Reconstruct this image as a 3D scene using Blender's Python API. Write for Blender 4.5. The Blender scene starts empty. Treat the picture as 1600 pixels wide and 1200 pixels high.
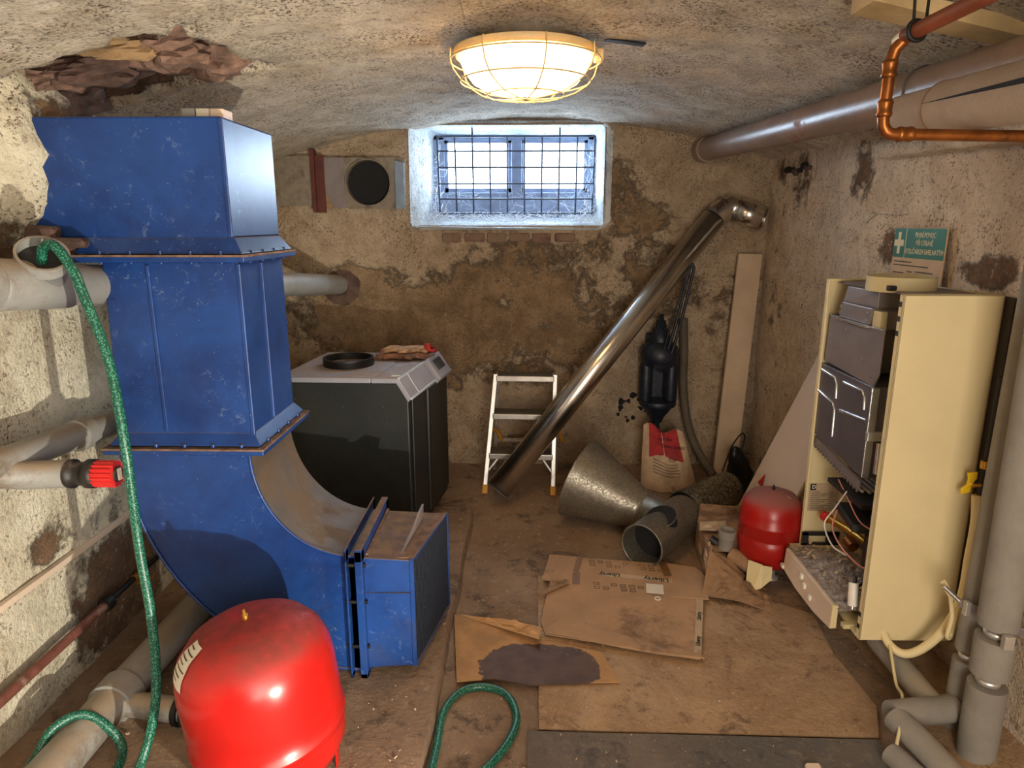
import bpy, bmesh, math, random
from mathutils import Vector, Matrix, noise
random.seed(7)
C = bpy.context.scene.collection
sc = bpy.context.scene
PI = math.pi

# ------------------------------------------------------------------ camera, world, lights
cam_d = bpy.data.cameras.new('camera'); cam = bpy.data.objects.new('camera', cam_d); C.objects.link(cam)
cam_d.sensor_fit = 'HORIZONTAL'; cam_d.sensor_width = 36.0; cam_d.lens = 36.0*1060/1600
cam_d.clip_start = 0.05; cam_d.clip_end = 100
cam.location = (0, 0, 1.4); cam.rotation_euler = (math.radians(90-13.3), 0, math.radians(1.05))
sc.camera = cam
vs = sc.view_settings
vs.view_transform = 'Standard'; vs.look = 'None'; vs.gamma = 1.0; vs.use_curve_mapping = False; vs.exposure = 0.3

w = bpy.data.worlds.new('overcast_sky'); sc.world = w; w.use_nodes = True
bg = w.node_tree.nodes['Background']; bg.inputs[0].default_value = (0.80, 0.90, 1.0, 1); bg.inputs[1].default_value = 12.0

def light(name, kind, loc, energy, col, target=None, **kw):
    d = bpy.data.lights.new(name, kind); d.energy = energy; d.color = col
    for k, v in kw.items(): setattr(d, k, v)
    o = bpy.data.objects.new(name, d); C.objects.link(o); o.location = loc
    if target is not None: o.rotation_euler = (Vector(target)-Vector(loc)).to_track_quat('-Z', 'Y').to_euler()
    return o
# work lamp standing low to the right of the photographer, aimed at the left wall
light('work_lamp', 'SPOT', (0.52, 0.22, 0.36), 150, (1.0, 0.93, 0.78), (-1.3, 1.45, 0.95),
      spot_size=math.radians(84), spot_blend=0.45, shadow_soft_size=0.012)
# added soft fill behind the photographer, standing for no known lamp
light('fill_light', 'AREA', (0.35, -0.78, 1.0), 38, (1.0, 0.90, 0.78), (0.25, 3.0, 0.7),
      shape='RECTANGLE', size=0.8, size_y=1.5)
# daylight falling through the cellar window
light('window_daylight', 'AREA', (-0.05, 4.30, 1.75), 30, (0.72, 0.86, 1.0), (-0.1, 2.6, 0.2),
      shape='RECTANGLE', size=0.8, size_y=0.36)

# ------------------------------------------------------------------ materials
class NB:
    def __init__(s, name):
        s.m = bpy.data.materials.new(name); s.m.use_nodes = True
        s.t = s.m.node_tree; s.n = s.t.nodes; s.l = s.t.links
        s.b = s.n['Principled BSDF']; s.out = s.n['Material Output']
        s.tc = s.n.new('ShaderNodeTexCoord'); s.co = s.tc.outputs['Object']
    def link(s, a, b): s.l.new(a, b)
    def put(s, sock, v):
        if hasattr(v, 'is_output'): s.l.new(v, sock)
        elif isinstance(v, (tuple, list)) and len(v) == 3 and sock.type == 'RGBA': sock.default_value = (*v, 1)
        else: sock.default_value = v
    def noise(s, scale, detail=6, rough=0.6, dist=0.0, co=None, vec_scale=None):
        n = s.n.new('ShaderNodeTexNoise')
        n.inputs['Scale'].default_value = scale; n.inputs['Detail'].default_value = detail
        n.inputs['Roughness'].default_value = rough; n.inputs['Distortion'].default_value = dist
        c = co or s.co
        if vec_scale:
            mp = s.n.new('ShaderNodeMapping'); mp.inputs['Scale'].default_value = vec_scale; s.link(c, mp.inputs[0]); c = mp.outputs[0]
        s.link(c, n.inputs['Vector']); return n.outputs['Fac']
    def voro(s, scale, feature='F1', out='Distance'):
        n = s.n.new('ShaderNodeTexVoronoi'); n.feature = feature; n.inputs['Scale'].default_value = scale
        s.link(s.co, n.inputs['Vector']); return n.outputs[out]
    def ramp(s, fac, lo, hi, a=0.0, b=1.0):
        n = s.n.new('ShaderNodeMapRange'); n.interpolation_type = 'SMOOTHSTEP'
        s.put(n.inputs['Value'], fac); n.inputs['From Min'].default_value = lo; n.inputs['From Max'].default_value = hi
        n.inputs['To Min'].default_value = a; n.inputs['To Max'].default_value = b
        return n.outputs[0]
    def mix(s, fac, a, b, mode='MIX'):
        n = s.n.new('ShaderNodeMix'); n.data_type = 'RGBA'; n.blend_type = mode
        s.put(n.inputs[0], fac); s.put(n.inputs[6], a); s.put(n.inputs[7], b); return n.outputs[2]
    def math(s, op, a, b=0.0):
        n = s.n.new('ShaderNodeMath'); n.operation = op; s.put(n.inputs[0], a); s.put(n.inputs[1], b); return n.outputs[0]
    def attr(s, name):
        n = s.n.new('ShaderNodeAttribute'); n.attribute_name = name; return n.outputs['Fac']
    def upness(s):
        g = s.n.new('ShaderNodeNewGeometry'); x = s.n.new('ShaderNodeSeparateXYZ'); s.link(g.outputs['Normal'], x.inputs[0]); return x.outputs[2]
    def bump(s, h, strength=0.5, dist=0.01):
        n = s.n.new('ShaderNodeBump'); n.inputs['Strength'].default_value = strength; n.inputs['Distance'].default_value = dist
        s.link(h, n.inputs['Height']); s.link(n.outputs[0], s.b.inputs['Normal'])
    def done(s, col=None, rough=None, metal=None):
        if col is not None: s.put(s.b.inputs['Base Color'], col)
        if rough is not None: s.put(s.b.inputs['Roughness'], rough)
        if metal is not None: s.put(s.b.inputs['Metallic'], metal)
        return s.m

def srgb(r, g, b):
    f = lambda c: (c/255/12.92) if c/255 <= 0.04045 else ((c/255+0.055)/1.055)**2.4
    return (f(r), f(g), f(b))

def basic(name, col, rough=0.5, metal=0.0, var=0.25, scale=12, dirt=None, dirt_amt=0.0, dust=None, dust_amt=0.0, bump=0.15, bscale=60, specks=0.0):
    """paint / metal / plastic with tone variation, grime patches and dust lying on upward faces"""
    k = NB(name)
    n = k.noise(scale, 7, 0.65)
    dark = tuple(c*(1-var) for c in col); lite = tuple(min(1, c*(1+var*0.6)) for c in col)
    c = k.mix(k.ramp(n, 0.3, 0.7), dark, lite)
    r = rough
    if dirt:
        m = k.ramp(k.noise(scale*0.45, 9, 0.72), 0.62-dirt_amt*0.3, 0.72-dirt_amt*0.2)
        c = k.mix(k.math('MULTIPLY', m, 0.85), c, dirt); r = k.math('MAXIMUM', k.math('MULTIPLY', m, 0.8), rough)
    if specks:
        c = k.mix(k.ramp(k.noise(260, 2, 0.5), 0.76-specks*0.1, 0.80-specks*0.1), c, (0.55, 0.52, 0.48))
    if dust:
        u = k.ramp(k.upness(), 0.25, 0.85)
        m = k.math('MULTIPLY', u, k.ramp(k.noise(scale*0.8, 8, 0.7), 0.5-dust_amt*0.4, 0.75-dust_amt*0.3))
        c = k.mix(m, c, dust); r = k.mix(m, (rough,)*3, (0.9,)*3) if not hasattr(r, 'is_output') else r
    if bump: k.bump(k.noise(bscale, 5, 0.6), bump, 0.004)
    return k.done(c, r, metal)

def plaster(name, light_c, light2, under, under2, bias=0.0, pits=0.5, streak=1.0, rough_bump=0.85, grime=(0.05, 0.04, 0.03)):
    """old limewash over brown render; the vertex attribute 'peel' says where the limewash has come off"""
    k = NB(name)
    big = k.noise(2.3, 9, 0.68, 0.3); mid = k.noise(9, 9, 0.7, 0.4); fine = k.noise(48, 6, 0.7); spk = k.noise(110, 3, 0.6, vec_scale=(1, 1, streak))
    p = k.math('ADD', k.attr('peel'), k.math('ADD', k.math('MULTIPLY', k.math('SUBTRACT', big, 0.5), 1.3), k.math('MULTIPLY', k.math('SUBTRACT', mid, 0.5), 1.1)))
    p = k.math('ADD', p, bias)
    mask = k.ramp(p, 0.46, 0.54)
    edge = k.math('MULTIPLY', k.ramp(p, 0.36, 0.46), k.ramp(p, 0.56, 0.46))
    a = k.mix(k.ramp(mid, 0.35, 0.65), light_c, light2)
    a = k.mix(k.math('MULTIPLY', k.ramp(k.noise(4.5, 8, 0.7, 0.6), 0.50, 0.72), 0.55), a, tuple((x+y)/2 for x, y in zip(light2, under)))
    b = k.mix(k.ramp(k.noise(7, 8, 0.75, 0.2), 0.38, 0.62), under, under2)
    b = k.mix(k.math('MULTIPLY', k.ramp(k.noise(26, 6, 0.75), 0.54, 0.66), 0.6), b, tuple(x*1.9 for x in under2))
    c = k.mix(mask, a, b)
    c = k.mix(k.math('MULTIPLY', edge, 0.55), c, grime)
    pm = k.ramp(k.noise(5.5, 6, 0.7, 0.5), 0.36, 0.66, 0.12, 1.0)
    c = k.mix(k.math('MULTIPLY', k.math('MULTIPLY', k.ramp(spk, 0.60-pits*0.06, 0.67-pits*0.06), 0.95), pm), c, tuple(x*0.45 for x in under))
    c = k.mix(k.math('MULTIPLY', k.ramp(fine, 0.58, 0.70), 0.45), c, tuple(min(1, x*1.25) for x in light_c))
    c = k.mix(k.math('MULTIPLY', k.ramp(k.noise(30, 8, 0.78, 0.3), 0.45, 0.36), 0.65), c, tuple(x*0.6 for x in under))
    crack = k.ramp(k.voro(3.1, 'DISTANCE_TO_EDGE'), 0.0, 0.006, 1, 0)
    crack = k.math('MULTIPLY', crack, k.ramp(big, 0.52, 0.6))
    c = k.mix(k.math('MULTIPLY', crack, 0.7), c, grime)
    h = k.math('ADD', k.math('MULTIPLY', mask, -0.5), k.math('ADD', k.math('MULTIPLY', fine, 0.5), k.math('ADD', k.math('MULTIPLY', mid, 0.8), k.math('MULTIPLY', spk, -0.35))))
    k.bump(h, rough_bump, 0.02)
    return k.done(c, 0.92, 0.0)

M = {}
M['wall_left'] = plaster('limewash_left', srgb(232, 224, 200), srgb(205, 195, 170), srgb(128, 100, 74), srgb(95, 72, 52), -0.10, 0.6)
M['wall_right'] = plaster('limewash_right', srgb(232, 212, 186), srgb(212, 188, 160), srgb(136, 104, 78), srgb(104, 78, 56), -0.06, 0.75)
M['wall_back'] = plaster('limewash_back', srgb(190, 170, 144), srgb(166, 144, 118), srgb(160, 134, 104), srgb(126, 102, 76), 0.0, 1.4)
M['ceiling'] = plaster('limewash_ceiling', srgb(220, 208, 188), srgb(190, 176, 154), srgb(126, 98, 78), srgb(92, 68, 54), -0.20, 1.35, 0.7, 1.0)
M['reveal'] = plaster('limewash_reveal_daylit', srgb(232, 236, 236), srgb(200, 208, 210), srgb(130, 122, 112), srgb(100, 92, 84), -0.15, 0.4)  # bluish white: daylight round the window is put into the limewash colour

def floor_mat(name, a, b, dark, lite, s=1.0, lo_r=0.7):
    k = NB(name)
    n1 = k.noise(1.7*s, 9, 0.7, 0.5); n2 = k.noise(8*s, 9, 0.75, 0.3); n3 = k.noise(55, 6, 0.7); n4 = k.noise(150, 2, 0.5)
    c = k.mix(k.ramp(n1, 0.35, 0.65), a, b)
    c = k.mix(k.math('MULTIPLY', k.ramp(n2, 0.53, 0.66), 0.75), c, dark)
    c = k.mix(k.math('MULTIPLY', k.ramp(k.noise(3.1*s, 9, 0.75, 0.8), 0.57, 0.63), 0.55), c, dark)
    c = k.mix(k.math('MULTIPLY', k.ramp(k.noise(22*s, 8, 0.75), 0.55, 0.66), 0.45), c, lite)
    c = k.mix(k.math('MULTIPLY', k.ramp(n3, 0.58, 0.72), 0.5), c, lite)
    c = k.mix(k.math('MULTIPLY', k.ramp(n3, 0.40, 0.30), 0.6), c, dark)
    c = k.mix(k.ramp(n4, 0.72, 0.76), c, (0.5, 0.44, 0.36))
    k.bump(k.math('ADD', n3, k.math('MULTIPLY', n2, 0.8)), 0.55, 0.012)
    return k.done(c, k.ramp(n1, 0.3, 0.7, lo_r, 0.95), 0.0)
M['floor'] = floor_mat('cellar_floor_dirt', srgb(156, 130, 104), srgb(128, 104, 82), srgb(70, 54, 42), srgb(196, 168, 138))
M['plinth'] = floor_mat('plinth_concrete', srgb(150, 124, 100), srgb(126, 102, 80), srgb(66, 52, 40), srgb(184, 158, 130))
M['mortar'] = floor_mat('mortar_fillet', srgb(176, 146, 108), srgb(150, 120, 88), srgb(96, 72, 52), srgb(205, 178, 140))
M['board'] = floor_mat('worn_board', srgb(180, 148, 110), srgb(152, 120, 88), srgb(92, 64, 42), srgb(204, 170, 124), 1.6, 0.3)
M['greymat'] = floor_mat('grey_rubber_sheet', srgb(118, 104, 90), srgb(94, 88, 82), srgb(62, 58, 56), srgb(150, 132, 110), 1.2)
M['brick'] = basic('red_brick', srgb(128, 94, 84), 0.9, var=0.45, scale=20, dirt=srgb(140, 118, 98), dirt_amt=0.9, bump=0.8, bscale=90)
M['rubble'] = basic('broken_render', srgb(132, 104, 90), 0.95, var=0.5, scale=16, bump=1.0, bscale=110)
M['rubble_dark'] = basic('broken_stone_dark', srgb(96, 74, 66), 0.95, var=0.45, scale=14, bump=1.0, bscale=90)
M['rubble_ochre'] = basic('broken_sandy_layer', srgb(160, 130, 94), 0.95, var=0.35, scale=10, bump=0.6, bscale=90)
M['flat_black'] = basic('hole_and_flake_black', (0.008, 0.008, 0.009), 0.9, var=0.3)  # black standing for shade in holes and gaps; dark paint flakes use it too
def m_blue():
    k = NB('blue_enamel'); n = k.noise(3.2, 8, 0.65, 0.3)
    c = k.mix(k.ramp(n, 0.3, 0.7), srgb(12, 42, 98), srgb(26, 68, 136))
    scuff = k.math('MULTIPLY', k.ramp(k.noise(34, 9, 0.78, 0.8), 0.56, 0.66), k.ramp(k.noise(4, 5, 0.6), 0.45, 0.62))
    c = k.mix(k.math('MULTIPLY', scuff, 0.55), c, srgb(120, 140, 170))
    c = k.mix(k.math('MULTIPLY', k.ramp(k.noise(2.6, 7, 0.7), 0.55, 0.72), 0.35), c, srgb(66, 70, 84))
    c = k.mix(k.ramp(k.noise(210, 2, 0.5), 0.745, 0.77), c, srgb(150, 150, 150))
    m = k.math('MULTIPLY', k.ramp(k.upness(), 0.66, 0.9), k.ramp(k.noise(4, 8, 0.7), 0.15, 0.45))
    c = k.mix(m, c, k.mix(k.ramp(k.noise(18, 6), 0.4, 0.6), srgb(128, 104, 84), srgb(104, 88, 80)))
    k.bump(k.noise(9, 5, 0.6), 0.12, 0.004)
    return k.done(c, k.mix(m, (0.38,)*3, (0.9,)*3), 0.0)
M['blue'] = m_blue()
M['rust_edge'] = basic('rusty_dusty_edge', srgb(120, 92, 74), 0.85, var=0.5, scale=30, bump=0.5)
M['pvc'] = basic('grey_pvc', srgb(150, 150, 146), 0.5, var=0.15, scale=5, dirt=srgb(110, 92, 74), dirt_amt=0.30, dust=srgb(150, 132, 110), dust_amt=0.4)
M['pvc_inside'] = basic('shaded_pipe_inside', srgb(40, 38, 36), 0.8)
M['ironpaint'] = basic('grey_painted_iron_pipe', srgb(140, 118, 104), 0.36, var=0.25, scale=6, dirt=srgb(134, 88, 58), dirt_amt=0.35, bump=0.35, bscale=45)
M['foam'] = basic('grey_foam_insulation', srgb(140, 134, 124), 0.9, var=0.15, scale=7, dust=srgb(150, 136, 116), dust_amt=0.2, bump=0.4, bscale=180)
M['foam_warm'] = basic('beige_grey_foam_insulation', srgb(168, 148, 128), 0.85, var=0.12, scale=7, bump=0.4, bscale=180)
M['copper'] = basic('tarnished_copper', srgb(150, 90, 42), 0.36, 0.8, var=0.4, scale=14, dirt=srgb(92, 58, 34), dirt_amt=0.25)
M['brownpipe'] = basic('red_brown_painted_pipe', srgb(128, 66, 42), 0.5, var=0.3, scale=16)
M['redpipe'] = basic('old_red_painted_pipe', srgb(120, 72, 60), 0.6, var=0.35, scale=20, dirt=srgb(150, 128, 110), dirt_amt=0.3)
M['beam'] = basic('pale_timber', srgb(206, 178, 128), 0.75, var=0.2, scale=9)
M['red'] = basic('red_enamel', srgb(182, 26, 22), 0.26, var=0.12, scale=5, dust=srgb(120, 44, 36), dust_amt=0.55, bump=0.08, bscale=12)
M['red_dull'] = basic('dark_red_enamel', srgb(168, 26, 22), 0.30, var=0.15, scale=6, dust=srgb(140, 84, 76), dust_amt=1.0, bump=0.08, bscale=12)
M['redplastic'] = basic('red_plastic', srgb(205, 40, 38), 0.45, var=0.1)
M['blackplastic'] = basic('black_plastic', srgb(38, 34, 32), 0.5, var=0.3, dirt=srgb(110, 92, 74), dirt_amt=0.25)
M['paper'] = basic('off_white_label', srgb(222, 214, 196), 0.7, var=0.06, bump=0)
M['ink'] = basic('black_ink', srgb(34, 30, 28), 0.8, var=0.1, bump=0)
M['greyink'] = basic('faded_brown_print', srgb(86, 66, 48), 0.9, var=0.1, bump=0)
M['brass'] = basic('brass', srgb(200, 150, 60), 0.35, 0.8, var=0.2)
M['yellow'] = basic('yellow_plastic', srgb(236, 196, 24), 0.45, var=0.08)
M['hose'] = None
M['blackboiler'] = basic('dark_green_black_steel', srgb(34, 37, 33), 0.45, var=0.3, scale=4, dirt=srgb(70, 64, 56), dirt_amt=0.12, bump=0.1, bscale=14, specks=0.25)
M['boilertop'] = basic('grey_lid_dusty', srgb(150, 150, 160), 0.40, var=0.12, scale=6, dust=srgb(156, 134, 116), dust_amt=0.35)
M['whiteedge'] = basic('pale_trim', srgb(200, 208, 214), 0.35, var=0.1)
M['castiron'] = basic('black_iron', srgb(30, 28, 27), 0.55, 0.3, var=0.3)
M['glove'] = basic('leather_glove', srgb(190, 150, 110), 0.85, var=0.4, scale=25, dirt=srgb(84, 58, 44), dirt_amt=0.45, bump=0.6, bscale=50)
M['gloveb'] = basic('brown_leather_glove', srgb(150, 104, 76), 0.85, var=0.45, scale=25, dirt=srgb(66, 42, 34), dirt_amt=0.45, bump=0.6, bscale=50)
M['redcloth'] = basic('red_cuff_cloth', srgb(160, 40, 36), 0.9, var=0.3)
M['galv'] = None; M['galv_dark'] = None
M['steel'] = basic('polished_stainless_steel', (0.70, 0.67, 0.62), 0.24, 1.0, var=0.1, scale=5, bump=0.04, bscale=20)
M['alu'] = basic('brushed_aluminium', (0.72, 0.70, 0.66), 0.38, 0.75, var=0.15, scale=14, dirt=srgb(150, 120, 90), dirt_amt=0.2)
M['tread'] = basic('dark_step_tread', srgb(92, 84, 72), 0.8, var=0.3)
M['orange'] = basic('orange_yellow_plastic', srgb(220, 158, 40), 0.5, var=0.15)
M['pump'] = basic('blue_black_cast_iron', srgb(26, 34, 48), 0.42, 0.1, var=0.4, scale=20, bump=0.5, bscale=40)
M['rubberhose'] = basic('grey_brown_rubber', srgb(92, 82, 68), 0.7, var=0.25)
M['plank'] = basic('whitewashed_plank', srgb(190, 168, 142), 0.8, var=0.12, scale=6, dirt=srgb(120, 96, 74), dirt_amt=0.1, specks=0.0)
M['cream'] = basic('cream_enamel', srgb(226, 208, 160), 0.42, var=0.05, scale=4, bump=0.03)
M['cream_old'] = basic('yellowed_cream_enamel', srgb(206, 190, 144), 0.5, var=0.1, scale=6, dirt=srgb(140, 116, 84), dirt_amt=0.12)
M['panelwhite'] = basic('pale_pink_white_enamel', srgb(224, 202, 180), 0.45, var=0.05, scale=4)
M['zinc'] = basic('grey_zinc_sheet', srgb(136, 125, 124), 0.45, 0.25, var=0.15, scale=8, dirt=srgb(104, 84, 72), dirt_amt=0.15)
M['zinc_dark'] = basic('dark_zinc_sheet', srgb(104, 97, 102), 0.42, 0.3, var=0.2, scale=8)
M['ribmetal'] = basic('bright_embossed_rib', (0.70, 0.70, 0.70), 0.25, 0.9, var=0.1)
M['darkmetal'] = basic('dark_burner_metal', srgb(52, 46, 44), 0.6, 0.4, var=0.3)
M['debris'] = basic('grey_brown_dust_debris', srgb(160, 148, 140), 0.95, var=0.35, scale=40, dirt=srgb(150, 112, 80), dirt_amt=0.3, bump=1.0, bscale=120)
M['card'] = basic('brown_cardboard', srgb(176, 140, 106), 0.9, var=0.16, scale=5, dirt=srgb(112, 86, 64), dirt_amt=0.3, bump=0.2, specks=0.1)
M['card_lite'] = basic('light_tan_cardboard', srgb(196, 152, 104), 0.9, var=0.12, scale=6, bump=0.2)
M['card_dark'] = basic('dirty_dark_cardboard', srgb(156, 122, 90), 0.9, var=0.2, scale=8, dirt=srgb(100, 76, 56), dirt_amt=0.35, bump=0.25)
M['tape'] = basic('brown_packing_tape', srgb(128, 92, 56), 0.4, var=0.15)
M['pallabel'] = basic('pale_dirty_paper', srgb(190, 166, 136), 0.8, var=0.15, scale=20)
M['sack'] = basic('cement_sack_paper', srgb(196, 170, 140), 0.85, var=0.2, scale=14, dirt=srgb(120, 98, 78), dirt_amt=0.25, bump=0.7, bscale=25)
M['sackred'] = basic('red_sack_print', srgb(168, 42, 46), 0.8, var=0.2, scale=20, bump=0.5, bscale=30)
M['bagblack'] = basic('black_plastic_bag', srgb(24, 23, 22), 0.3, var=0.3, bump=0.8, bscale=20)
M['signgreen'] = basic('sign_green', srgb(20, 104, 70), 0.5, var=0.12, bump=0)
M['signpaper'] = basic('aged_sign_paper', srgb(206, 176, 140), 0.75, var=0.12, scale=14, bump=0)
M['signtext'] = basic('sign_cream_print', srgb(226, 214, 176), 0.7, var=0.05, bump=0)
M['stickerred'] = basic('red_sticker', srgb(196, 30, 26), 0.5, var=0.1, bump=0)
M['frame'] = basic('blue_grey_painted_wood', srgb(140, 158, 186), 0.55, var=0.2, scale=9)
M['bar'] = basic('grey_blue_steel_bar', srgb(70, 84, 108), 0.5, 0.2, var=0.25, scale=20)
M['web'] = basic('cobweb', (0.85, 0.88, 0.92), 0.9, var=0.05, bump=0)
M['lampwire'] = basic('cream_lamp_wire', srgb(226, 196, 140), 0.5, var=0.2)
M['lampbase'] = basic('cream_lamp_rim', srgb(236, 206, 150), 0.45, var=0.08)
M['wirew'] = basic('white_wire', srgb(226, 216, 200), 0.5, var=0.05, bump=0)
M['wirep'] = basic('pink_wire', srgb(206, 130, 112), 0.5, var=0.05, bump=0)
M['whiteplastic'] = basic('white_plastic', srgb(232, 226, 214), 0.4, var=0.06, dirt=srgb(150, 120, 90), dirt_amt=0.1)
M['galvplate'] = basic('grey_galvanised_plate', srgb(138, 126, 110), 0.6, 0.25, var=0.2, scale=30, dirt=srgb(104, 88, 72), dirt_amt=0.3)
M['rustred'] = basic('rust_red_paint', srgb(92, 40, 32), 0.6, var=0.3, scale=24)
M['brightstrip'] = basic('bright_zinc_strip', srgb(170, 190, 214), 0.35, 0.5, var=0.12, scale=20)

def m_hose():
    k = NB('green_braided_hose')
    n = k.voro(220, 'F1'); c = k.mix(k.ramp(n, 0.25, 0.5), srgb(70, 150, 122), srgb(18, 78, 62))
    c = k.mix(k.math('MULTIPLY', k.ramp(k.noise(7, 6), 0.55, 0.75), 0.5), c, srgb(70, 64, 50))
    k.bump(n, 0.2, 0.002); return k.done(c, 0.35, 0)
M['hose'] = m_hose()
def m_galv(name, a, b, sc_=60, rough=0.4, metal=0.7):
    k = NB(name); n = k.n.new('ShaderNodeTexVoronoi'); n.inputs['Scale'].default_value = sc_; k.link(k.co, n.inputs['Vector'])
    x = k.n.new('ShaderNodeSeparateColor'); k.link(n.outputs['Color'], x.inputs[0])
    c = k.mix(x.outputs[0], a, b); c = k.mix(k.math('MULTIPLY', k.ramp(k.noise(9, 7), 0.5, 0.7), 0.4), c, srgb(100, 84, 68))
    return k.done(c, k.ramp(x.outputs[1], 0, 1, rough-0.1, rough+0.15), metal)
M['galv'] = m_galv('spangled_galvanised_steel', srgb(128, 122, 110), srgb(156, 150, 136), 160)
M['galv_dark'] = m_galv('mottled_dark_galvanised_steel', srgb(60, 56, 48), srgb(150, 142, 122), 110)
def m_grille():
    k = NB('dark_outlet_mesh'); return k.done(srgb(30, 36, 50), 0.6, 0.2)
M['mesh'] = m_grille()
def m_bowl():
    k = NB('milky_lamp_glass')
    tr = k.n.new('ShaderNodeBsdfTranslucent'); tr.inputs[0].default_value = (1, 0.86, 0.62, 1)
    df = k.n.new('ShaderNodeBsdfPrincipled'); df.inputs['Base Color'].default_value = (0.9, 0.82, 0.66, 1); df.inputs['Roughness'].default_value = 0.2
    em = k.n.new('ShaderNodeEmission'); em.inputs[0].default_value = (1.0, 0.78, 0.48, 1); em.inputs[1].default_value = LAMP_E
    a = k.n.new('ShaderNodeMixShader'); a.inputs[0].default_value = 0.65; k.link(df.outputs[0], a.inputs[1]); k.link(tr.outputs[0], a.inputs[2])
    b = k.n.new('ShaderNodeAddShader'); k.link(a.outputs[0], b.inputs[0]); k.link(em.outputs[0], b.inputs[1])
    k.link(b.outputs[0], k.out.inputs[0]); return k.m
LAMP_E = 3.3
M['bowl'] = m_bowl()
def m_glass():
    k = NB('window_glass'); t = k.n.new('ShaderNodeBsdfTransparent'); t.inputs[0].default_value = (0.92, 0.96, 1, 1)
    g = k.n.new('ShaderNodeBsdfGlossy'); g.inputs['Roughness'].default_value = 0.05
    a = k.n.new('ShaderNodeMixShader'); a.inputs[0].default_value = 0.07; k.link(t.outputs[0], a.inputs[1]); k.link(g.outputs[0], a.inputs[2])
    k.link(a.outputs[0], k.out.inputs[0]); return k.m
M['glass'] = m_glass()

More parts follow.
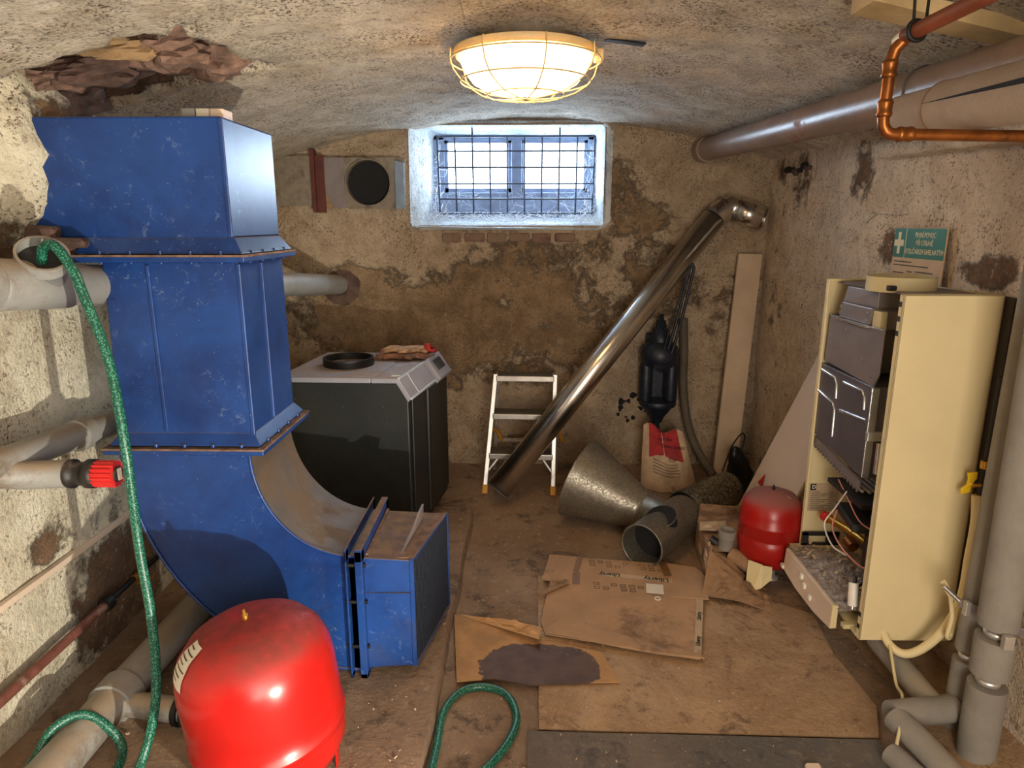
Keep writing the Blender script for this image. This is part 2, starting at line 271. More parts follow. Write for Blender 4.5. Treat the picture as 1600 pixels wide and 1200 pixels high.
# ------------------------------------------------------------------ mesh helpers
def V(*a): return Vector(a)
class MB:
    def __init__(s): s.v = []; s.f = []; s.sm = []
    def add(s, vs, fs, smooth=False):
        o = len(s.v); s.v += [Vector(p) for p in vs]
        for f in fs: s.f.append([i+o for i in f]); s.sm.append(smooth)
        return s
    def box(s, a, b):
        (x0, y0, z0), (x1, y1, z1) = a, b
        x0, x1 = min(x0, x1), max(x0, x1); y0, y1 = min(y0, y1), max(y0, y1); z0, z1 = min(z0, z1), max(z0, z1)
        return s.hexa([(x0, y0, z0), (x1, y0, z0), (x1, y1, z0), (x0, y1, z0), (x0, y0, z1), (x1, y0, z1), (x1, y1, z1), (x0, y1, z1)])
    def hexa(s, p):   # bottom 4 ccw, top 4 ccw
        return s.add(p, [(3, 2, 1, 0), (4, 5, 6, 7), (0, 1, 5, 4), (1, 2, 6, 5), (2, 3, 7, 6), (3, 0, 4, 7)])
    def bar(s, a, b, wid, thk, up=(0, 0, 1)):   # rectangular bar from a to b
        a, b = V(*a), V(*b); d = (b-a).normalized(); u = V(*up); u = (u-d*u.dot(d)).normalized(); n = d.cross(u)
        n *= wid/2; u *= thk/2
        return s.hexa([a-n-u, a+n-u, b+n-u, b-n-u, a-n+u, a+n+u, b+n+u, b-n+u])
    def prism(s, poly, off):
        off = V(*off); n = len(poly); vs = [V(*p) for p in poly]; vs += [p+off for p in vs]
        return s.add(vs, [tuple(range(n))[::-1], tuple(range(n, 2*n))]+[(i, (i+1) % n, n+(i+1) % n, n+i) for i in range(n)])
    def tube(s, pts, r, n=16, cap=True, hollow=0.0):
        pts = [V(*p) for p in pts]; m = len(pts)
        rs = r if isinstance(r, (list, tuple)) else [r]*m
        t = [(pts[min(i+1, m-1)]-pts[max(i-1, 0)]).normalized() for i in range(m)]
        a = V(0, 0, 1) if abs(t[0].z) < 0.9 else V(1, 0, 0)
        u = (a-t[0]*a.dot(t[0])).normalized(); rings = []
        for i in range(m):
            if i:
                q = t[i-1].rotation_difference(t[i]); u = q @ u; u = (u-t[i]*u.dot(t[i])).normalized()
            wv = t[i].cross(u); rings.append((u.copy(), wv))
        vs = []
        for i in range(m):
            for j in range(n):
                an = 2*PI*j/n; vs.append(pts[i]+(rings[i][0]*math.cos(an)+rings[i][1]*math.sin(an))*rs[i])
        s.add(vs, [(i*n+j, i*n+(j+1) % n, (i+1)*n+(j+1) % n, (i+1)*n+j) for i in range(m-1) for j in range(n)], True)
        if cap:
            s.add(vs[:n], [tuple(range(n))[::-1]]); s.add(vs[-n:], [tuple(range(n))])
        return s
    def lathe(s, prof, org=(0, 0, 0), axis=(0, 0, 1), n=40, sharp=()):
        """profile of (radius, height); a repeated point in the profile makes a hard edge"""
        ax = V(*axis).normalized(); a = V(0, 0, 1) if abs(ax.z) < 0.9 else V(1, 0, 0)
        u = (a-ax*a.dot(ax)).normalized(); wv = ax.cross(u); org = V(*org)
        segs = [[prof[0]]]
        for p in prof[1:]:
            if p == segs[-1][-1]: segs.append([p])
            else: segs[-1].append(p)
        for sg in segs:
            vs = []
            for (r, h) in sg:
                for j in range(n):
                    an = 2*PI*j/n; vs.append(org+ax*h+(u*math.cos(an)+wv*math.sin(an))*max(r, 1e-4))
            s.add(vs, [(i*n+j, i*n+(j+1) % n, (i+1)*n+(j+1) % n, (i+1)*n+j) for i in range(len(sg)-1) for j in range(n)], True)
        return s
    def ring(s, c, axis, R, r, n=32, k=8):
        ax = V(*axis).normalized(); a = V(0, 0, 1) if abs(ax.z) < 0.9 else V(1, 0, 0)
        u = (a-ax*a.dot(ax)).normalized(); wv = ax.cross(u); c = V(*c); vs = []
        for i in range(n):
            an = 2*PI*i/n; d = u*math.cos(an)+wv*math.sin(an)
            for j in range(k):
                b = 2*PI*j/k; vs.append(c+d*(R+r*math.cos(b))+ax*(r*math.sin(b)))
        return s.add(vs, [(i*k+j, ((i+1) % n)*k+j, ((i+1) % n)*k+(j+1) % k, i*k+(j+1) % k) for i in range(n) for j in range(k)], True)
    def grid(s, fn, nu, nv, smooth=True):
        vs = [fn(i/nu, j/nv) for i in range(nu+1) for j in range(nv+1)]
        return s.add(vs, [(i*(nv+1)+j, (i+1)*(nv+1)+j, (i+1)*(nv+1)+j+1, i*(nv+1)+j+1) for i in range(nu) for j in range(nv)], smooth)
    def xf(s, mat):
        s.v = [mat @ p for p in s.v]; return s
    def build(s, name, mat, parent=None, bevel=0.0, seg=2, remesh=0.0, solid=0.0, smooth=None, sub=0):
        me = bpy.data.meshes.new(name); o = bpy.data.objects.new(name, me)
        off = V(0, 0, 0); p = parent
        while p is not None: off += p.location; p = p.parent
        me.from_pydata([tuple(q-off) for q in s.v], [], s.f)
        me.polygons.foreach_set('use_smooth', [bool(x) if smooth is None else smooth for x in s.sm])
        me.materials.append(M[mat] if isinstance(mat, str) else mat); me.update()
        C.objects.link(o)
        if parent is not None: o.parent = parent
        if remesh:
            r = o.modifiers.new('remesh', 'REMESH'); r.mode = 'VOXEL'; r.voxel_size = remesh; r.use_smooth_shade = True
            q = o.modifiers.new('smooth', 'SMOOTH'); q.factor = 0.5; q.iterations = 6
        if solid:
            q = o.modifiers.new('solid', 'SOLIDIFY'); q.thickness = solid; q.offset = 0
        if bevel:
            b = o.modifiers.new('bevel', 'BEVEL'); b.width = bevel; b.segments = seg; b.limit_method = 'ANGLE'; b.angle_limit = math.radians(40)
        if sub:
            q = o.modifiers.new('sub', 'SUBSURF'); q.levels = sub; q.render_levels = sub
        return o

def tag(o, label, cat, group=None):
    o['label'] = label; o['category'] = cat
    if group: o['group'] = group
    return o
def T(name, label, cat, loc, group=None):
    o = bpy.data.objects.new(name, None); o.empty_display_size = 0.05; C.objects.link(o); o.location = loc
    return tag(o, label, cat, group)
def struct(o): o['kind'] = 'structure'; return o
def stuff(o): o['kind'] = 'stuff'; return o
def copy(o, parent, delta=(0, 0, 0), rot=None):
    c = o.copy(); C.objects.link(c); c.parent = parent; c.location = o.location+V(*delta)
    if rot is not None: c.rotation_euler = rot
    return c
def cat_path(pts, n=8):
    P = [V(*p) for p in pts]; P = [P[0]*2-P[1]]+P+[P[-1]*2-P[-2]]; out = []
    for i in range(1, len(P)-2):
        a, b, c, d = P[i-1:i+3]
        for k in range(n):
            t = k/n; out.append(0.5*((2*b)+(c-a)*t+(2*a-5*b+4*c-d)*t*t+(3*b-a-3*c+d)*t**3))
    out.append(P[-2]); return out
def text(s, name, mat, parent, org, right, up, size, align='LEFT', bold=0.0, squeeze=1.0):
    cu = bpy.data.curves.new('lettering', 'FONT'); cu.body = s; cu.size = size; cu.align_x = align; cu.align_y = 'CENTER'; cu.extrude = 0.0002; cu.offset = bold; cu.resolution_u = 2
    to = bpy.data.objects.new('lettering', cu); C.objects.link(to)
    bpy.context.view_layer.update()
    me = bpy.data.meshes.new_from_object(to.evaluated_get(bpy.context.evaluated_depsgraph_get()))
    bpy.data.objects.remove(to); bpy.data.curves.remove(cu)
    r = V(*right).normalized(); u = V(*up).normalized(); n = r.cross(u); org = V(*org)
    off = V(0, 0, 0); p = parent
    while p is not None: off += p.location; p = p.parent
    for v in me.vertices: v.co = org+r*v.co.x*squeeze+u*v.co.y+n*v.co.z-off
    me.materials.clear(); me.materials.append(M[mat]); o = bpy.data.objects.new(name, me); C.objects.link(o)
    if parent is not None: o.parent = parent
    return o
def nz(x, y, z, s=1.0): return noise.fractal(V(x*s, y*s, z*s), 0.7, 2.0, 4)

# ------------------------------------------------------------------ the setting
XL, XR, YB, YF = -1.36, 1.33, 3.85, -1.0
def blob(u, v, blobs):
    t = 0.0
    for (cu_, cv_, ru, rv, a) in blobs:
        d = ((u-cu_)/ru)**2+((v-cv_)/rv)**2
        t += a*math.exp(-d)
    return t
def add_peel(o, fn):
    me = o.data; at = me.attributes.new('peel', 'FLOAT', 'POINT')
    at.data.foreach_set('value', [fn(v.co) for v in me.vertices])
def ceil_z(x): return 1.73+0.21*(1-(x/1.36)**2)

# floor
mb = MB()
def fl(u, v):
    x = XL-0.05+(XR-XL+0.1)*u; y = YF+(YB-YF+0.1)*v
    return V(x, y, nz(x, y, 0, 2.2)*0.005)
mb.grid(fl, 70, 110); struct(mb.build('floor', 'floor'))
# low concrete plinth carrying duct and furnace, right edge slightly oblique
mb = MB(); n = 60; ys = [YF+0.02+(3.06-YF)*i/n for i in range(n+1)]
def ex(y): return -0.262+0.008*(y-1.5)+nz(0, y*2, 3, 2.0)*0.008
top, low = [], []
for y in ys: top.append((ex(y), y))
vsx, fs = [], []
cols = 26
for y in ys:
    for j in range(cols+1):
        x = XL-0.02+(ex(y)-(XL-0.02))*j/cols; vsx.append(V(x, y, 0.05+nz(x, y, 7, 3)*0.006))
    vsx.append(V(ex(y)+0.012, y, -0.02))
mb.add(vsx, [(i*(cols+2)+j, (i+1)*(cols+2)+j, (i+1)*(cols+2)+j+1, i*(cols+2)+j+1)[::-1] for i in range(n) for j in range(cols+1)], False)
e = [V(XL-0.02, 3.06+0.02, -0.02), V(ex(3.06), 3.06+0.02, -0.02), V(ex(3.06), 3.06+0.02, 0.052), V(XL-0.02, 3.06+0.02, 0.052)]
mb.add(e, [(0, 1, 2, 3)])
struct(mb.build('trim_1', 'plinth'))
# mortar fillet along the foot of the right wall
mb = MB()
def fil(u, v):
    y = -0.5+(3.3+0.5)*u; x0 = 1.09+nz(y, 2, 1, 2.3)*0.035; x = x0+(1.36-x0)*v
    return V(x, y, -0.004+0.07*v**1.6+nz(x, y, 5, 5)*0.008)
mb.grid(fil, 80, 12); struct(mb.build('trim_2', 'mortar'))

# side walls
def wall_l(u, v):
    y = YF+(YB+0.05-YF)*u; z = -0.02+1.84*v
    bulge = 0.105*math.exp(-((y-1.90)/0.16)**4-((z-1.58)/0.23)**4)*(1+0.3*nz(2, y, z, 9))
    return V(XL+bulge+nz(1, y, z, 1.6)*0.014+nz(4, y, z, 6)*0.004, y, z)
mb = MB(); mb.grid(wall_l, 150, 60); wl = struct(mb.build('wall_left', 'wall_left'))
LB = [(1.55, 1.40, 0.14, 0.10, 0.8), (1.70, 0.55, 0.10, 0.14, 0.35), (2.05, 0.18, 0.28, 0.25, 0.9), (1.95, 1.68, 0.25, 0.10, 0.7), (1.80, 1.33, 0.10, 0.12, 0.6), (2.5, 0.9, 0.6, 0.8, 0.5), (1.75, 0.50, 0.05, 0.05, 0.5)]  # brown patches; those low behind the duct partly stand for shadow
add_peel(wl, lambda p: blob(p.y, p.z, LB))
def wall_r(u, v):
    y = YF+(YB+0.05-YF)*u; z = -0.02+1.84*v
    return V(XR+nz(9, y, z, 1.8)*0.014+nz(6, y, z, 6)*0.004, y, z)
mb = MB(); mb.grid(wall_r, 150, 60); wr = struct(mb.build('wall_right', 'wall_right'))
RB = [(2.80, 1.60, 0.14, 0.16, 0.75), (2.55, 1.30, 0.10, 0.10, 0.75), (2.0, 1.26, 0.16, 0.07, 0.9), (3.6, 0.9, 0.35, 1.2, 0.42), (3.3, 1.5, 0.2, 0.3, 0.25), (2.4, 0.1, 1.2, 0.16, 0.5), (3.75, 1.70, 0.25, 0.1, 0.4)]
add_peel(wr, lambda p: blob(p.y, p.z, RB)-0.05)
# ceiling: low barrel vault with a broken-out pocket over the duct
def pocket(x, y):
    d = max(abs((x+1.12)/0.30), abs((y-2.02)/0.24))+nz(x, y, 2, 5)*0.22
    return max(0.0, min(1.0, (1.0-d)/0.10))
def ceilf(u, v):
    x = -1.42+2.82*u; y = YF+(YB+0.05-YF)*v
    z = ceil_z(x)+nz(x, y, 0, 1.5)*0.015+nz(x, y, 8, 7)*0.005+pocket(x, y)*0.07
    return V(x, y, z)
mb = MB(); mb.grid(ceilf, 150, 240); ce = struct(mb.build('ceiling', 'ceiling'))
add_peel(ce, lambda p: pocket(p.x, p.y)*1.6+blob(p.x, p.y, [(1.05, 2.6, 0.22, 1.0, 0.30), (-0.2, 3.2, 1.0, 0.35, 0.12)]))
# lumps of broken stone and render left hanging in the pocket
def chunk(c, size, seed, mat, rz=0.0, tilt=0.0):
    mb = MB(); R = Matrix.Rotation(rz, 3, 'Z') @ Matrix.Rotation(tilt, 3, 'X')
    def f(u, v):
        a, b = 2*PI*u, PI*(v-0.5); p = V(math.cos(a)*math.cos(b), math.sin(a)*math.cos(b), math.sin(b))
        m = max(abs(p.x), abs(p.y), abs(p.z)); p = p*(0.45+0.55/m)*(1+0.35*nz(p.x+seed*3.1, p.y, p.z, 1.3)+0.10*nz(p.x, p.y+seed, p.z, 5))
        return R @ V(p.x*size[0]/2, p.y*size[1]/2, p.z*size[2]/2)+V(*c)
    mb.grid(f, 28, 14, False); return mb.build('stone', mat, ce)
chunk((-1.20, 2.00, 1.815), (0.26, 0.22, 0.08), 1, 'rubble_dark', 0.2, 0.25)
chunk((-0.98, 2.04, 1.865), (0.20, 0.24, 0.09), 2, 'rubble', -0.2, 0.1)
chunk((-1.08, 1.92, 1.85), (0.24, 0.07, 0.05), 3, 'rubble_ochre', 0.08, 0.3)
chunk((-1.28, 1.95, 1.79), (0.16, 0.16, 0.06), 4, 'rubble', 0.35, 0.35)
chunk((-0.92, 2.14, 1.87), (0.18, 0.18, 0.10), 5, 'rubble', -0.3, 0.0)
chunk((-1.31, 2.08, 1.75), (0.10, 0.30, 0.09), 6, 'rubble_dark', 0.1, 0.2)
# crumbled mortar where the duct enters the left wall
def crumb(c, s, seed, mat='rubble', parent=None):
    return chunk_p(c, s, seed, mat, parent or wl)
def chunk_p(c, size, seed, mat, parent):
    r = random.Random(seed); mb = MB(); P = []
    for k in range(8):
        sx, sy, sz = (-1, 1)[k & 1], (-1, 1)[(k >> 1) & 1], (-1, 1)[(k >> 2) & 1]
        P.append(V(c[0]+sx*size[0]/2*(0.7+r.random()*0.5), c[1]+sy*size[1]/2*(0.7+r.random()*0.5), c[2]+sz*size[2]/2*(0.7+r.random()*0.5)))
    mb.hexa([P[0], P[1], P[3], P[2], P[4], P[5], P[7], P[6]])
    return mb.build('wall_lump', mat, parent, bevel=0.008, seg=1)
for i, (y, z, s) in enumerate([(1.81, 1.37, 0.05), (1.83, 1.34, 0.05), (1.80, 1.35, 0.03)]):
    crumb((-1.27+0.04*i, y, z), (0.08, 0.05, s), 20+i, 'rubble_dark')

# back wall with window opening; the part left of the window stands 3 cm proud
WX0, WX1, WZ0, WZ1 = -0.62, 0.43, 1.39, 1.915
def by(x, z):
    step = 0.035*max(0, min(1, (-0.63-x)/0.02))
    return YB-step+nz(x, 3, z, 1.7)*0.012+nz(x, 5, z, 7)*0.004
mb = MB()
xs = sorted(set([WX0, WX1]+[-1.40+2.76*i/150 for i in range(151)])); zs = sorted(set([WZ0, WZ1]+[-0.02+2.02*i/110 for i in range(111)]))
vsx = [V(x, by(x, z), z) for x in xs for z in zs]; nzs = len(zs); fs = []
for i in range(len(xs)-1):
    for j in range(nzs-1):
        cx, cz = (xs[i]+xs[i+1])/2, (zs[j]+zs[j+1])/2
        if WX0 < cx < WX1 and WZ0 < cz < WZ1: continue
        fs.append((i*nzs+j, (i+1)*nzs+j, (i+1)*nzs+j+1, i*nzs+j+1))
mb.add(vsx, fs, True); wb = struct(mb.build('wall_back', 'wall_back'))
BB = [(-0.1, 0.95, 0.75, 0.42, 0.55), (0.75, 1.3, 0.30, 0.45, 0.22), (-0.5, 0.45, 0.5, 0.4, 0.35), (-1.0, 0.85, 0.5, 0.22, 0.5), (0.5, 1.62, 0.10, 0.16, 0.35), (0.62, 1.45, 0.16, 0.10, 0.3),
      (-0.95, 1.33, 0.35, 0.16, -0.6), (-0.98, 1.10, 0.16, 0.12, 0.75), (0.65, 0.35, 0.25, 0.30, -0.55), (-0.25, 0.32, 0.16, 0.26, -0.55), (0.9, 1.05, 0.25, 0.3, 0.1), (0.95, 1.60, 0.20, 0.12, -0.4), (0.2, 0.15, 0.9, 0.12, 0.3), (1.1, 0.6, 0.2, 0.6, 0.15)]
add_peel(wb, lambda p: blob(p.x, p.z, BB)+0.12)
# peeled dark paint spots near the funnel and a dark ring round the drain pipe's hole
# niche (splayed reveal) behind the opening
IX0, IX1, IZ0, IZ1, YN = -0.515, 0.405, 1.44, 1.895, 4.16
def rring(t, x0, x1, z0, z1, r):
    # rounded-rectangle perimeter, t in 0..1
    pts = []
    per = [(x1-r, z1-r, 0), (x0+r, z1-r, 90), (x0+r, z0+r, 180), (x1-r, z0+r, 270)]
    for (cx, cz, a0) in per:
        for k in range(9): pts.append((cx+r*math.cos(math.radians(a0+k*11.25)), cz+r*math.sin(math.radians(a0+k*11.25))))
    return pts
mb = MB(); A = rring(0, WX0-0.012, WX1+0.012, WZ0-0.012, WZ1+0.012, 0.05); B = rring(0, IX0, IX1, IZ0, IZ1, 0.03); rows = []
for k in range(9):
    t = k/8
    rows.append([V(a[0]+(b[0]-a[0])*t**0.8, (YB-0.012)+(YN-YB)*t, a[1]+(b[1]-a[1])*t**0.8)+V(nz(a[0], t*3, a[1], 4)*0.012, 0, nz(a[0], t*3, a[1]+9, 4)*0.012) for a, b in zip(A, B)])
m_ = len(A); vsx = [p for r_ in rows for p in r_]
mb.add(vsx, [(k*m_+i, k*m_+(i+1) % m_, (k+1)*m_+(i+1) % m_, (k+1)*m_+i) for k in range(8) for i in range(m_)], True)
wn = struct(mb.build('trim_3', 'reveal')); add_peel(wn, lambda p: 0.0)
# plaster rim covering the joint between wall and niche (thick limewash, window daylight put into its colour)
mb = MB()
A2 = rring(0, WX0-0.035, WX1+0.035, WZ0-0.03, WZ1+0.03, 0.07)
vsx = []
for i in range(m_):
    ja = nz(A2[i][0]*3, 1, A2[i][1]*3, 3)*0.035
    vsx.append(V(A2[i][0]+ja, by(A2[i][0], A2[i][1])+0.008, A2[i][1]+ja))
for i in range(m_): vsx.append(V((A2[i][0]+A[i][0])/2, by(A[i][0], A[i][1])-0.016, (A2[i][1]+A[i][1])/2))
for i in range(m_): vsx.append(V(A[i][0]*0.985+0.015*-0.1, YB+0.012, A[i][1]*0.99+0.01*1.66))
mb.add(vsx, [(k*m_+i, k*m_+(i+1) % m_, (k+1)*m_+(i+1) % m_, (k+1)*m_+i) for k in range(2) for i in range(m_)], True)
rim = struct(mb.build('trim_4', 'reveal')); add_peel(rim, lambda p: 0.05)
# bricks showing through under the window sill
for i in range(6):
    x = -0.46+i*0.125
    b = MB().box((x, by(x+0.05, 1.32)-0.004-0.003*(i % 3), 1.296+0.006*(i % 2)), (x+0.108+0.006*(i % 2), YB+0.03, 1.350)).build('brick', 'brick', wb, bevel=0.005, seg=1)
# front wall behind the photographer with a doorway
mb = MB()
for a, b in [((XL-0.05, YF-0.1, 0), (-0.15, YF+0.1, 2.0)), ((0.85, YF-0.1, 0), (XR+0.05, YF+0.1, 2.0)), ((-0.15, YF-0.1, 1.75), (0.85, YF+0.1, 2.0))]: mb.box(a, b)
wf = struct(mb.build('wall_front', 'wall_right')); add_peel(wf, lambda p: 0.0)
d1 = MB().box((-0.15, YF-0.09, 0.0), (0.85, YF-0.05, 1.75)).build('door_1', 'plank'); struct(d1)
MB().tube([(0.75, YF-0.05, 0.95), (0.75, YF+0.0, 0.95), (0.66, YF+0.0, 0.95)], 0.01, 8).build('door_handle', 'castiron', d1)

# window: painted frame, mullion, two sashes with panes
wd = bpy.data.objects.new('window_1', None); C.objects.link(wd); wd.location = (-0.05, 4.15, 1.47); struct(wd)
fy0, fy1 = 4.10, 4.16
MB().box((IX0-0.03, fy0, IZ1-0.03), (IX1+0.03, fy1, IZ1+0.03)).build('head_rail', 'frame', wd, bevel=0.004)
MB().box((IX0-0.03, fy0-0.02, IZ0-0.03), (IX1+0.03, fy1, 1.575)).build('bottom_rail', 'frame', wd, bevel=0.004)
MB().box((IX0-0.03, fy0, IZ0), (IX0+0.05, fy1, IZ1)).build('jamb', 'frame', wd, bevel=0.004)
MB().box((IX1-0.045, fy0, IZ0), (IX1+0.03, fy1, IZ1)).build('jamb', 'frame', wd, bevel=0.004)
MB().box((-0.078, fy0-0.02, 1.574), (-0.018, fy1-0.002, IZ1-0.03)).build('mullion', 'frame', wd, bevel=0.004)
for (a, b) in ((IX0+0.05, -0.078), (-0.018, IX1-0.045)):
    sm = MB()
    for q in (((a, fy0+0.01, 1.575), (b, fy1-0.01, 1.60)), ((a, fy0+0.01, 1.85), (b, fy1-0.01, 1.866)), ((a, fy0+0.01, 1.575), (a+0.02, fy1-0.01, 1.866)), ((b-0.02, fy0+0.01, 1.575), (b, fy1-0.01, 1.866))): sm.box(*q)
    s_ = sm.build('sash', 'frame', wd)
    MB().box((a+0.015, fy0+0.028, 1.59), (b-0.015, fy0+0.032, 1.858)).build('pane', 'glass', s_)
MB().box((IX0-0.03, fy1, IZ0-0.02), (IX1+0.03, fy1+0.25, IZ0+0.11)).build('outer_sill', 'reveal', wd)

# ------------------------------------------------------------------ window grille
g = T('window_grille', 'welded steel bar grille across the small cellar window', 'grille', (-0.05, 3.95, 1.45))
gx = [-0.486+(0.385+0.486)*i/9 for i in range(10)]; gz = [1.868, 1.790, 1.704, 1.617, 1.535, 1.456]
for i, x in enumerate(gx):
    k = 0.97 if 0 < i < 9 else 1
    top_ = 1.93 if i in (2, 7) else 1.87
    MB().tube([(x, 3.95, top_), (x*0.985, 3.95, 1.448)], 0.0058 if i in (0, 9) else 0.0048, 8).build('bar', 'bar', g)
for j, z in enumerate(gz):
    MB().tube([(gx[0]*(1 if j < 3 else 0.99), 3.943, z), (gx[-1], 3.943, z)], 0.0058 if j in (0,) else 0.0046, 8).build('bar', 'bar', g)
# cobwebs: far too many strands to count
mb = MB(); r = random.Random(3)
def strand(a, b, sag, rad):
    a, b = V(*a), V(*b); m = (a+b)/2+V(r.uniform(-.01, .01), r.uniform(-.02, .02), -sag)
    pts = cat_path([a, m, b], 3); mb.tube(pts, rad, 3, cap=False)
for i in range(520):
    x = r.uniform(-0.60, 0.41); y = r.uniform(3.86, 4.08); z = 1.40+0.02*r.random()
    strand((x, y, z+r.random()**2*0.05), (x+r.gauss(0, 0.05), y+r.gauss(0, 0.03), z+r.random()**2*0.06), r.uniform(-0.02, 0.015), r.uniform(0.0007, 0.0018))
for i in range(260):
    x = r.choice([-0.58+r.random()*0.1, 0.33+r.random()*0.09]); z = 1.42+r.random()**1.5*0.36
    strand((x, r.uniform(3.88, 4.05), z), (x+r.gauss(0, 0.03), r.uniform(3.9, 4.05), z+r.gauss(0, 0.06)), r.uniform(0, 0.02), r.uniform(0.0006, 0.0014))
for i in range(110):
    x = r.uniform(-0.46, 0.36); z = 1.46+r.random()*0.12
    strand((x, 3.96, z), (x+r.gauss(0, 0.06), 3.97+r.random()*0.04, z+r.gauss(0, 0.05)), r.uniform(0, 0.02), r.uniform(0.0004, 0.0009))
cw = stuff(mb.build('cobweb', 'web')); tag(cw, 'white tangled cobwebs hanging in the window recess', 'cobweb')

# ------------------------------------------------------------------ ceiling lamp
LX, LY = 0.0, 2.20
lamp = T('ceiling_lamp', 'lit round bulkhead lamp with milky glass and wire guard on the vault', 'lamp', (LX, LY, 1.94))
MB().lathe([(0.0, 1.955), (0.150, 1.955), (0.150, 1.955), (0.152, 1.903)], (LX, LY, 0), n=48).build('mounting_base', 'galvplate', lamp)
MB().lathe([(0.150, 1.903), (0.150, 1.903), (0.214, 1.902), (0.214, 1.902), (0.216, 1.888), (0.208, 1.882), (0.208, 1.882), (0.18, 1.882)], (LX, LY, 0), n=56).build('rim', 'lampbase', lamp)
MB().lathe([(0.200, 1.886), (0.197, 1.875), (0.182, 1.842), (0.158, 1.812), (0.122, 1.794), (0.07, 1.788), (0.0, 1.787)], (LX, LY, 0), n=56).build('glass_bowl', 'bowl', lamp)
for (R, z) in ((0.226, 1.872), (0.196, 1.815), (0.118, 1.777)):
    MB().ring((LX, LY, z), (0, 0, 1), R, 0.0024, 56, 6).build('guard_ring', 'lampwire', lamp)
for i in range(4):
    a = PI*i/4+0.25; d = V(math.cos(a), math.sin(a), 0); pts = []
    for (R, z) in ((0.226, 1.90), (0.228, 1.872), (0.219, 1.842), (0.196, 1.813), (0.158, 1.790), (0.115, 1.775), (0.05, 1.768), (0, 1.766)): pts.append(V(LX, LY, z)+d*R)
    pts += [V(2*LX-p.x, 2*LY-p.y, p.z) for p in pts[-2::-1]]
    MB().tube(pts, 0.0024, 6).build('guard_wire', 'lampwire', lamp)
MB().box((LX+0.205, LY-0.02, 1.87), (LX+0.232, LY+0.02, 1.905)).build('clip', 'lampbase', lamp, bevel=0.004)
bl = light('bulb', 'POINT', (0, 0, 0), 7.0, (1.0, 0.74, 0.42), shadow_soft_size=0.03); bl.parent = lamp; bl.location = (-0.06, -0.03, -0.085)
# rusty flat strap fixed to the ceiling right of the lamp
o = MB().bar((0.235, 2.17, 1.925), (0.352, 2.19, 1.915), 0.03, 0.006).build('ceiling_strap', 'castiron', None, bevel=0.002); tag(o, 'small rusty iron strap on the ceiling right of the lamp', 'strap')

# ------------------------------------------------------------------ blue air duct
Y0, Y1 = 1.83, 2.17
du = T('air_duct', 'large blue sheet metal air duct elbowing down from the left wall to a grilled outlet', 'duct', (-0.95, 2.0, 0.05))
MB().box((-1.40, Y0, 1.362), (-0.778, Y1+0.02, 1.668)).build('upper_box', 'blue', du, bevel=0.006)
MB().box((-0.787, Y0-0.004, 1.364), (-0.774, Y0+0.01, 1.664)).build('corner_seam', 'blue', du, bevel=0.003)
def skirt(z0, z1, x0, x1, grow):   # flared collar between z1 (top) and z0
    a = [(x0, Y0), (x1, Y0), (x1, Y1), (x0, Y1)]; b = [(x0-grow, Y0-grow), (x1+grow, Y0-grow), (x1+grow, Y1+grow), (x0-grow, Y1+grow)]
    return MB().hexa([(*p, z0) for p in b]+[(*p, z1) for p in a])
def flange(z0, z1, x0, x1, g_):
    f = MB().box((x0-g_, Y0-g_, z0), (x1+g_, Y1+g_, z1)).build('flange', 'blue', du, bevel=0.003)
    MB().box((x0-g_-0.002, Y0-g_-0.002, z1-0.004), (x1+g_+0.002, Y1+g_+0.002, z1+0.002)).build('dusty_edge', 'rust_edge', f, bevel=0.001)
    bolt = None
    for i in range(5):
        x = x0+0.03+(x1-x0-0.06)*i/4
        if bolt is None: bolt = MB().lathe([(0, 0.012), (0.007, 0.012), (0.007, 0.012), (0.007, -0.022), (0.007, -0.022), (0, -0.022)], (x, Y0-g_+0.014, z1), n=6).build('bolt', 'blue', f); bx = x
        else: copy(bolt, f, (x-bx, 0, 0))
    for i in range(4):
        y = Y0+0.04+(Y1-Y0-0.08)*i/3; copy(bolt, f, (x1+g_-0.014-bx, y-(Y0-g_+0.014), 0))
    return f
skirt(1.322, 1.364, -1.165, -0.772, 0.028).build('skirt', 'blue', du, bevel=0.003)
flange(1.300, 1.318, -1.155, -0.772, 0.036)
MB().hexa([(-1.150, Y0, 0.80), (-0.766, Y0, 0.80), (-0.766, Y1, 0.80), (-1.150, Y1, 0.80), (-1.138, Y0, 1.302), (-0.768, Y0, 1.302), (-0.768, Y1, 1.302), (-1.138, Y1, 1.302)]).build('shaft', 'blue', du, bevel=0.005)
for x in (-1.012,): MB().box((x-0.006, Y0-0.007, 0.825), (x+0.004, Y0+0.004, 1.292)).build('standing_seam', 'blue', du, bevel=0.002)
MB().box((-0.772, 1.978, 0.825), (-0.760, 1.990, 1.292)).build('standing_seam', 'blue', du, bevel=0.002)
MB().box((-0.775, Y0-0.004, 0.815), (-0.762, Y0+0.008, 1.296)).build('corner_seam', 'blue', du, bevel=0.003)
MB().box((-1.134, Y0-0.003, 1.165), (-1.115, Y0+0.003, 1.20)).build('small_plate', 'blue', du, bevel=0.001)
skirt(0.788, 0.822, -1.150, -0.766, 0.024).build('skirt', 'blue', du, bevel=0.003)
flange(0.764, 0.782, -1.150, -0.766, 0.036)
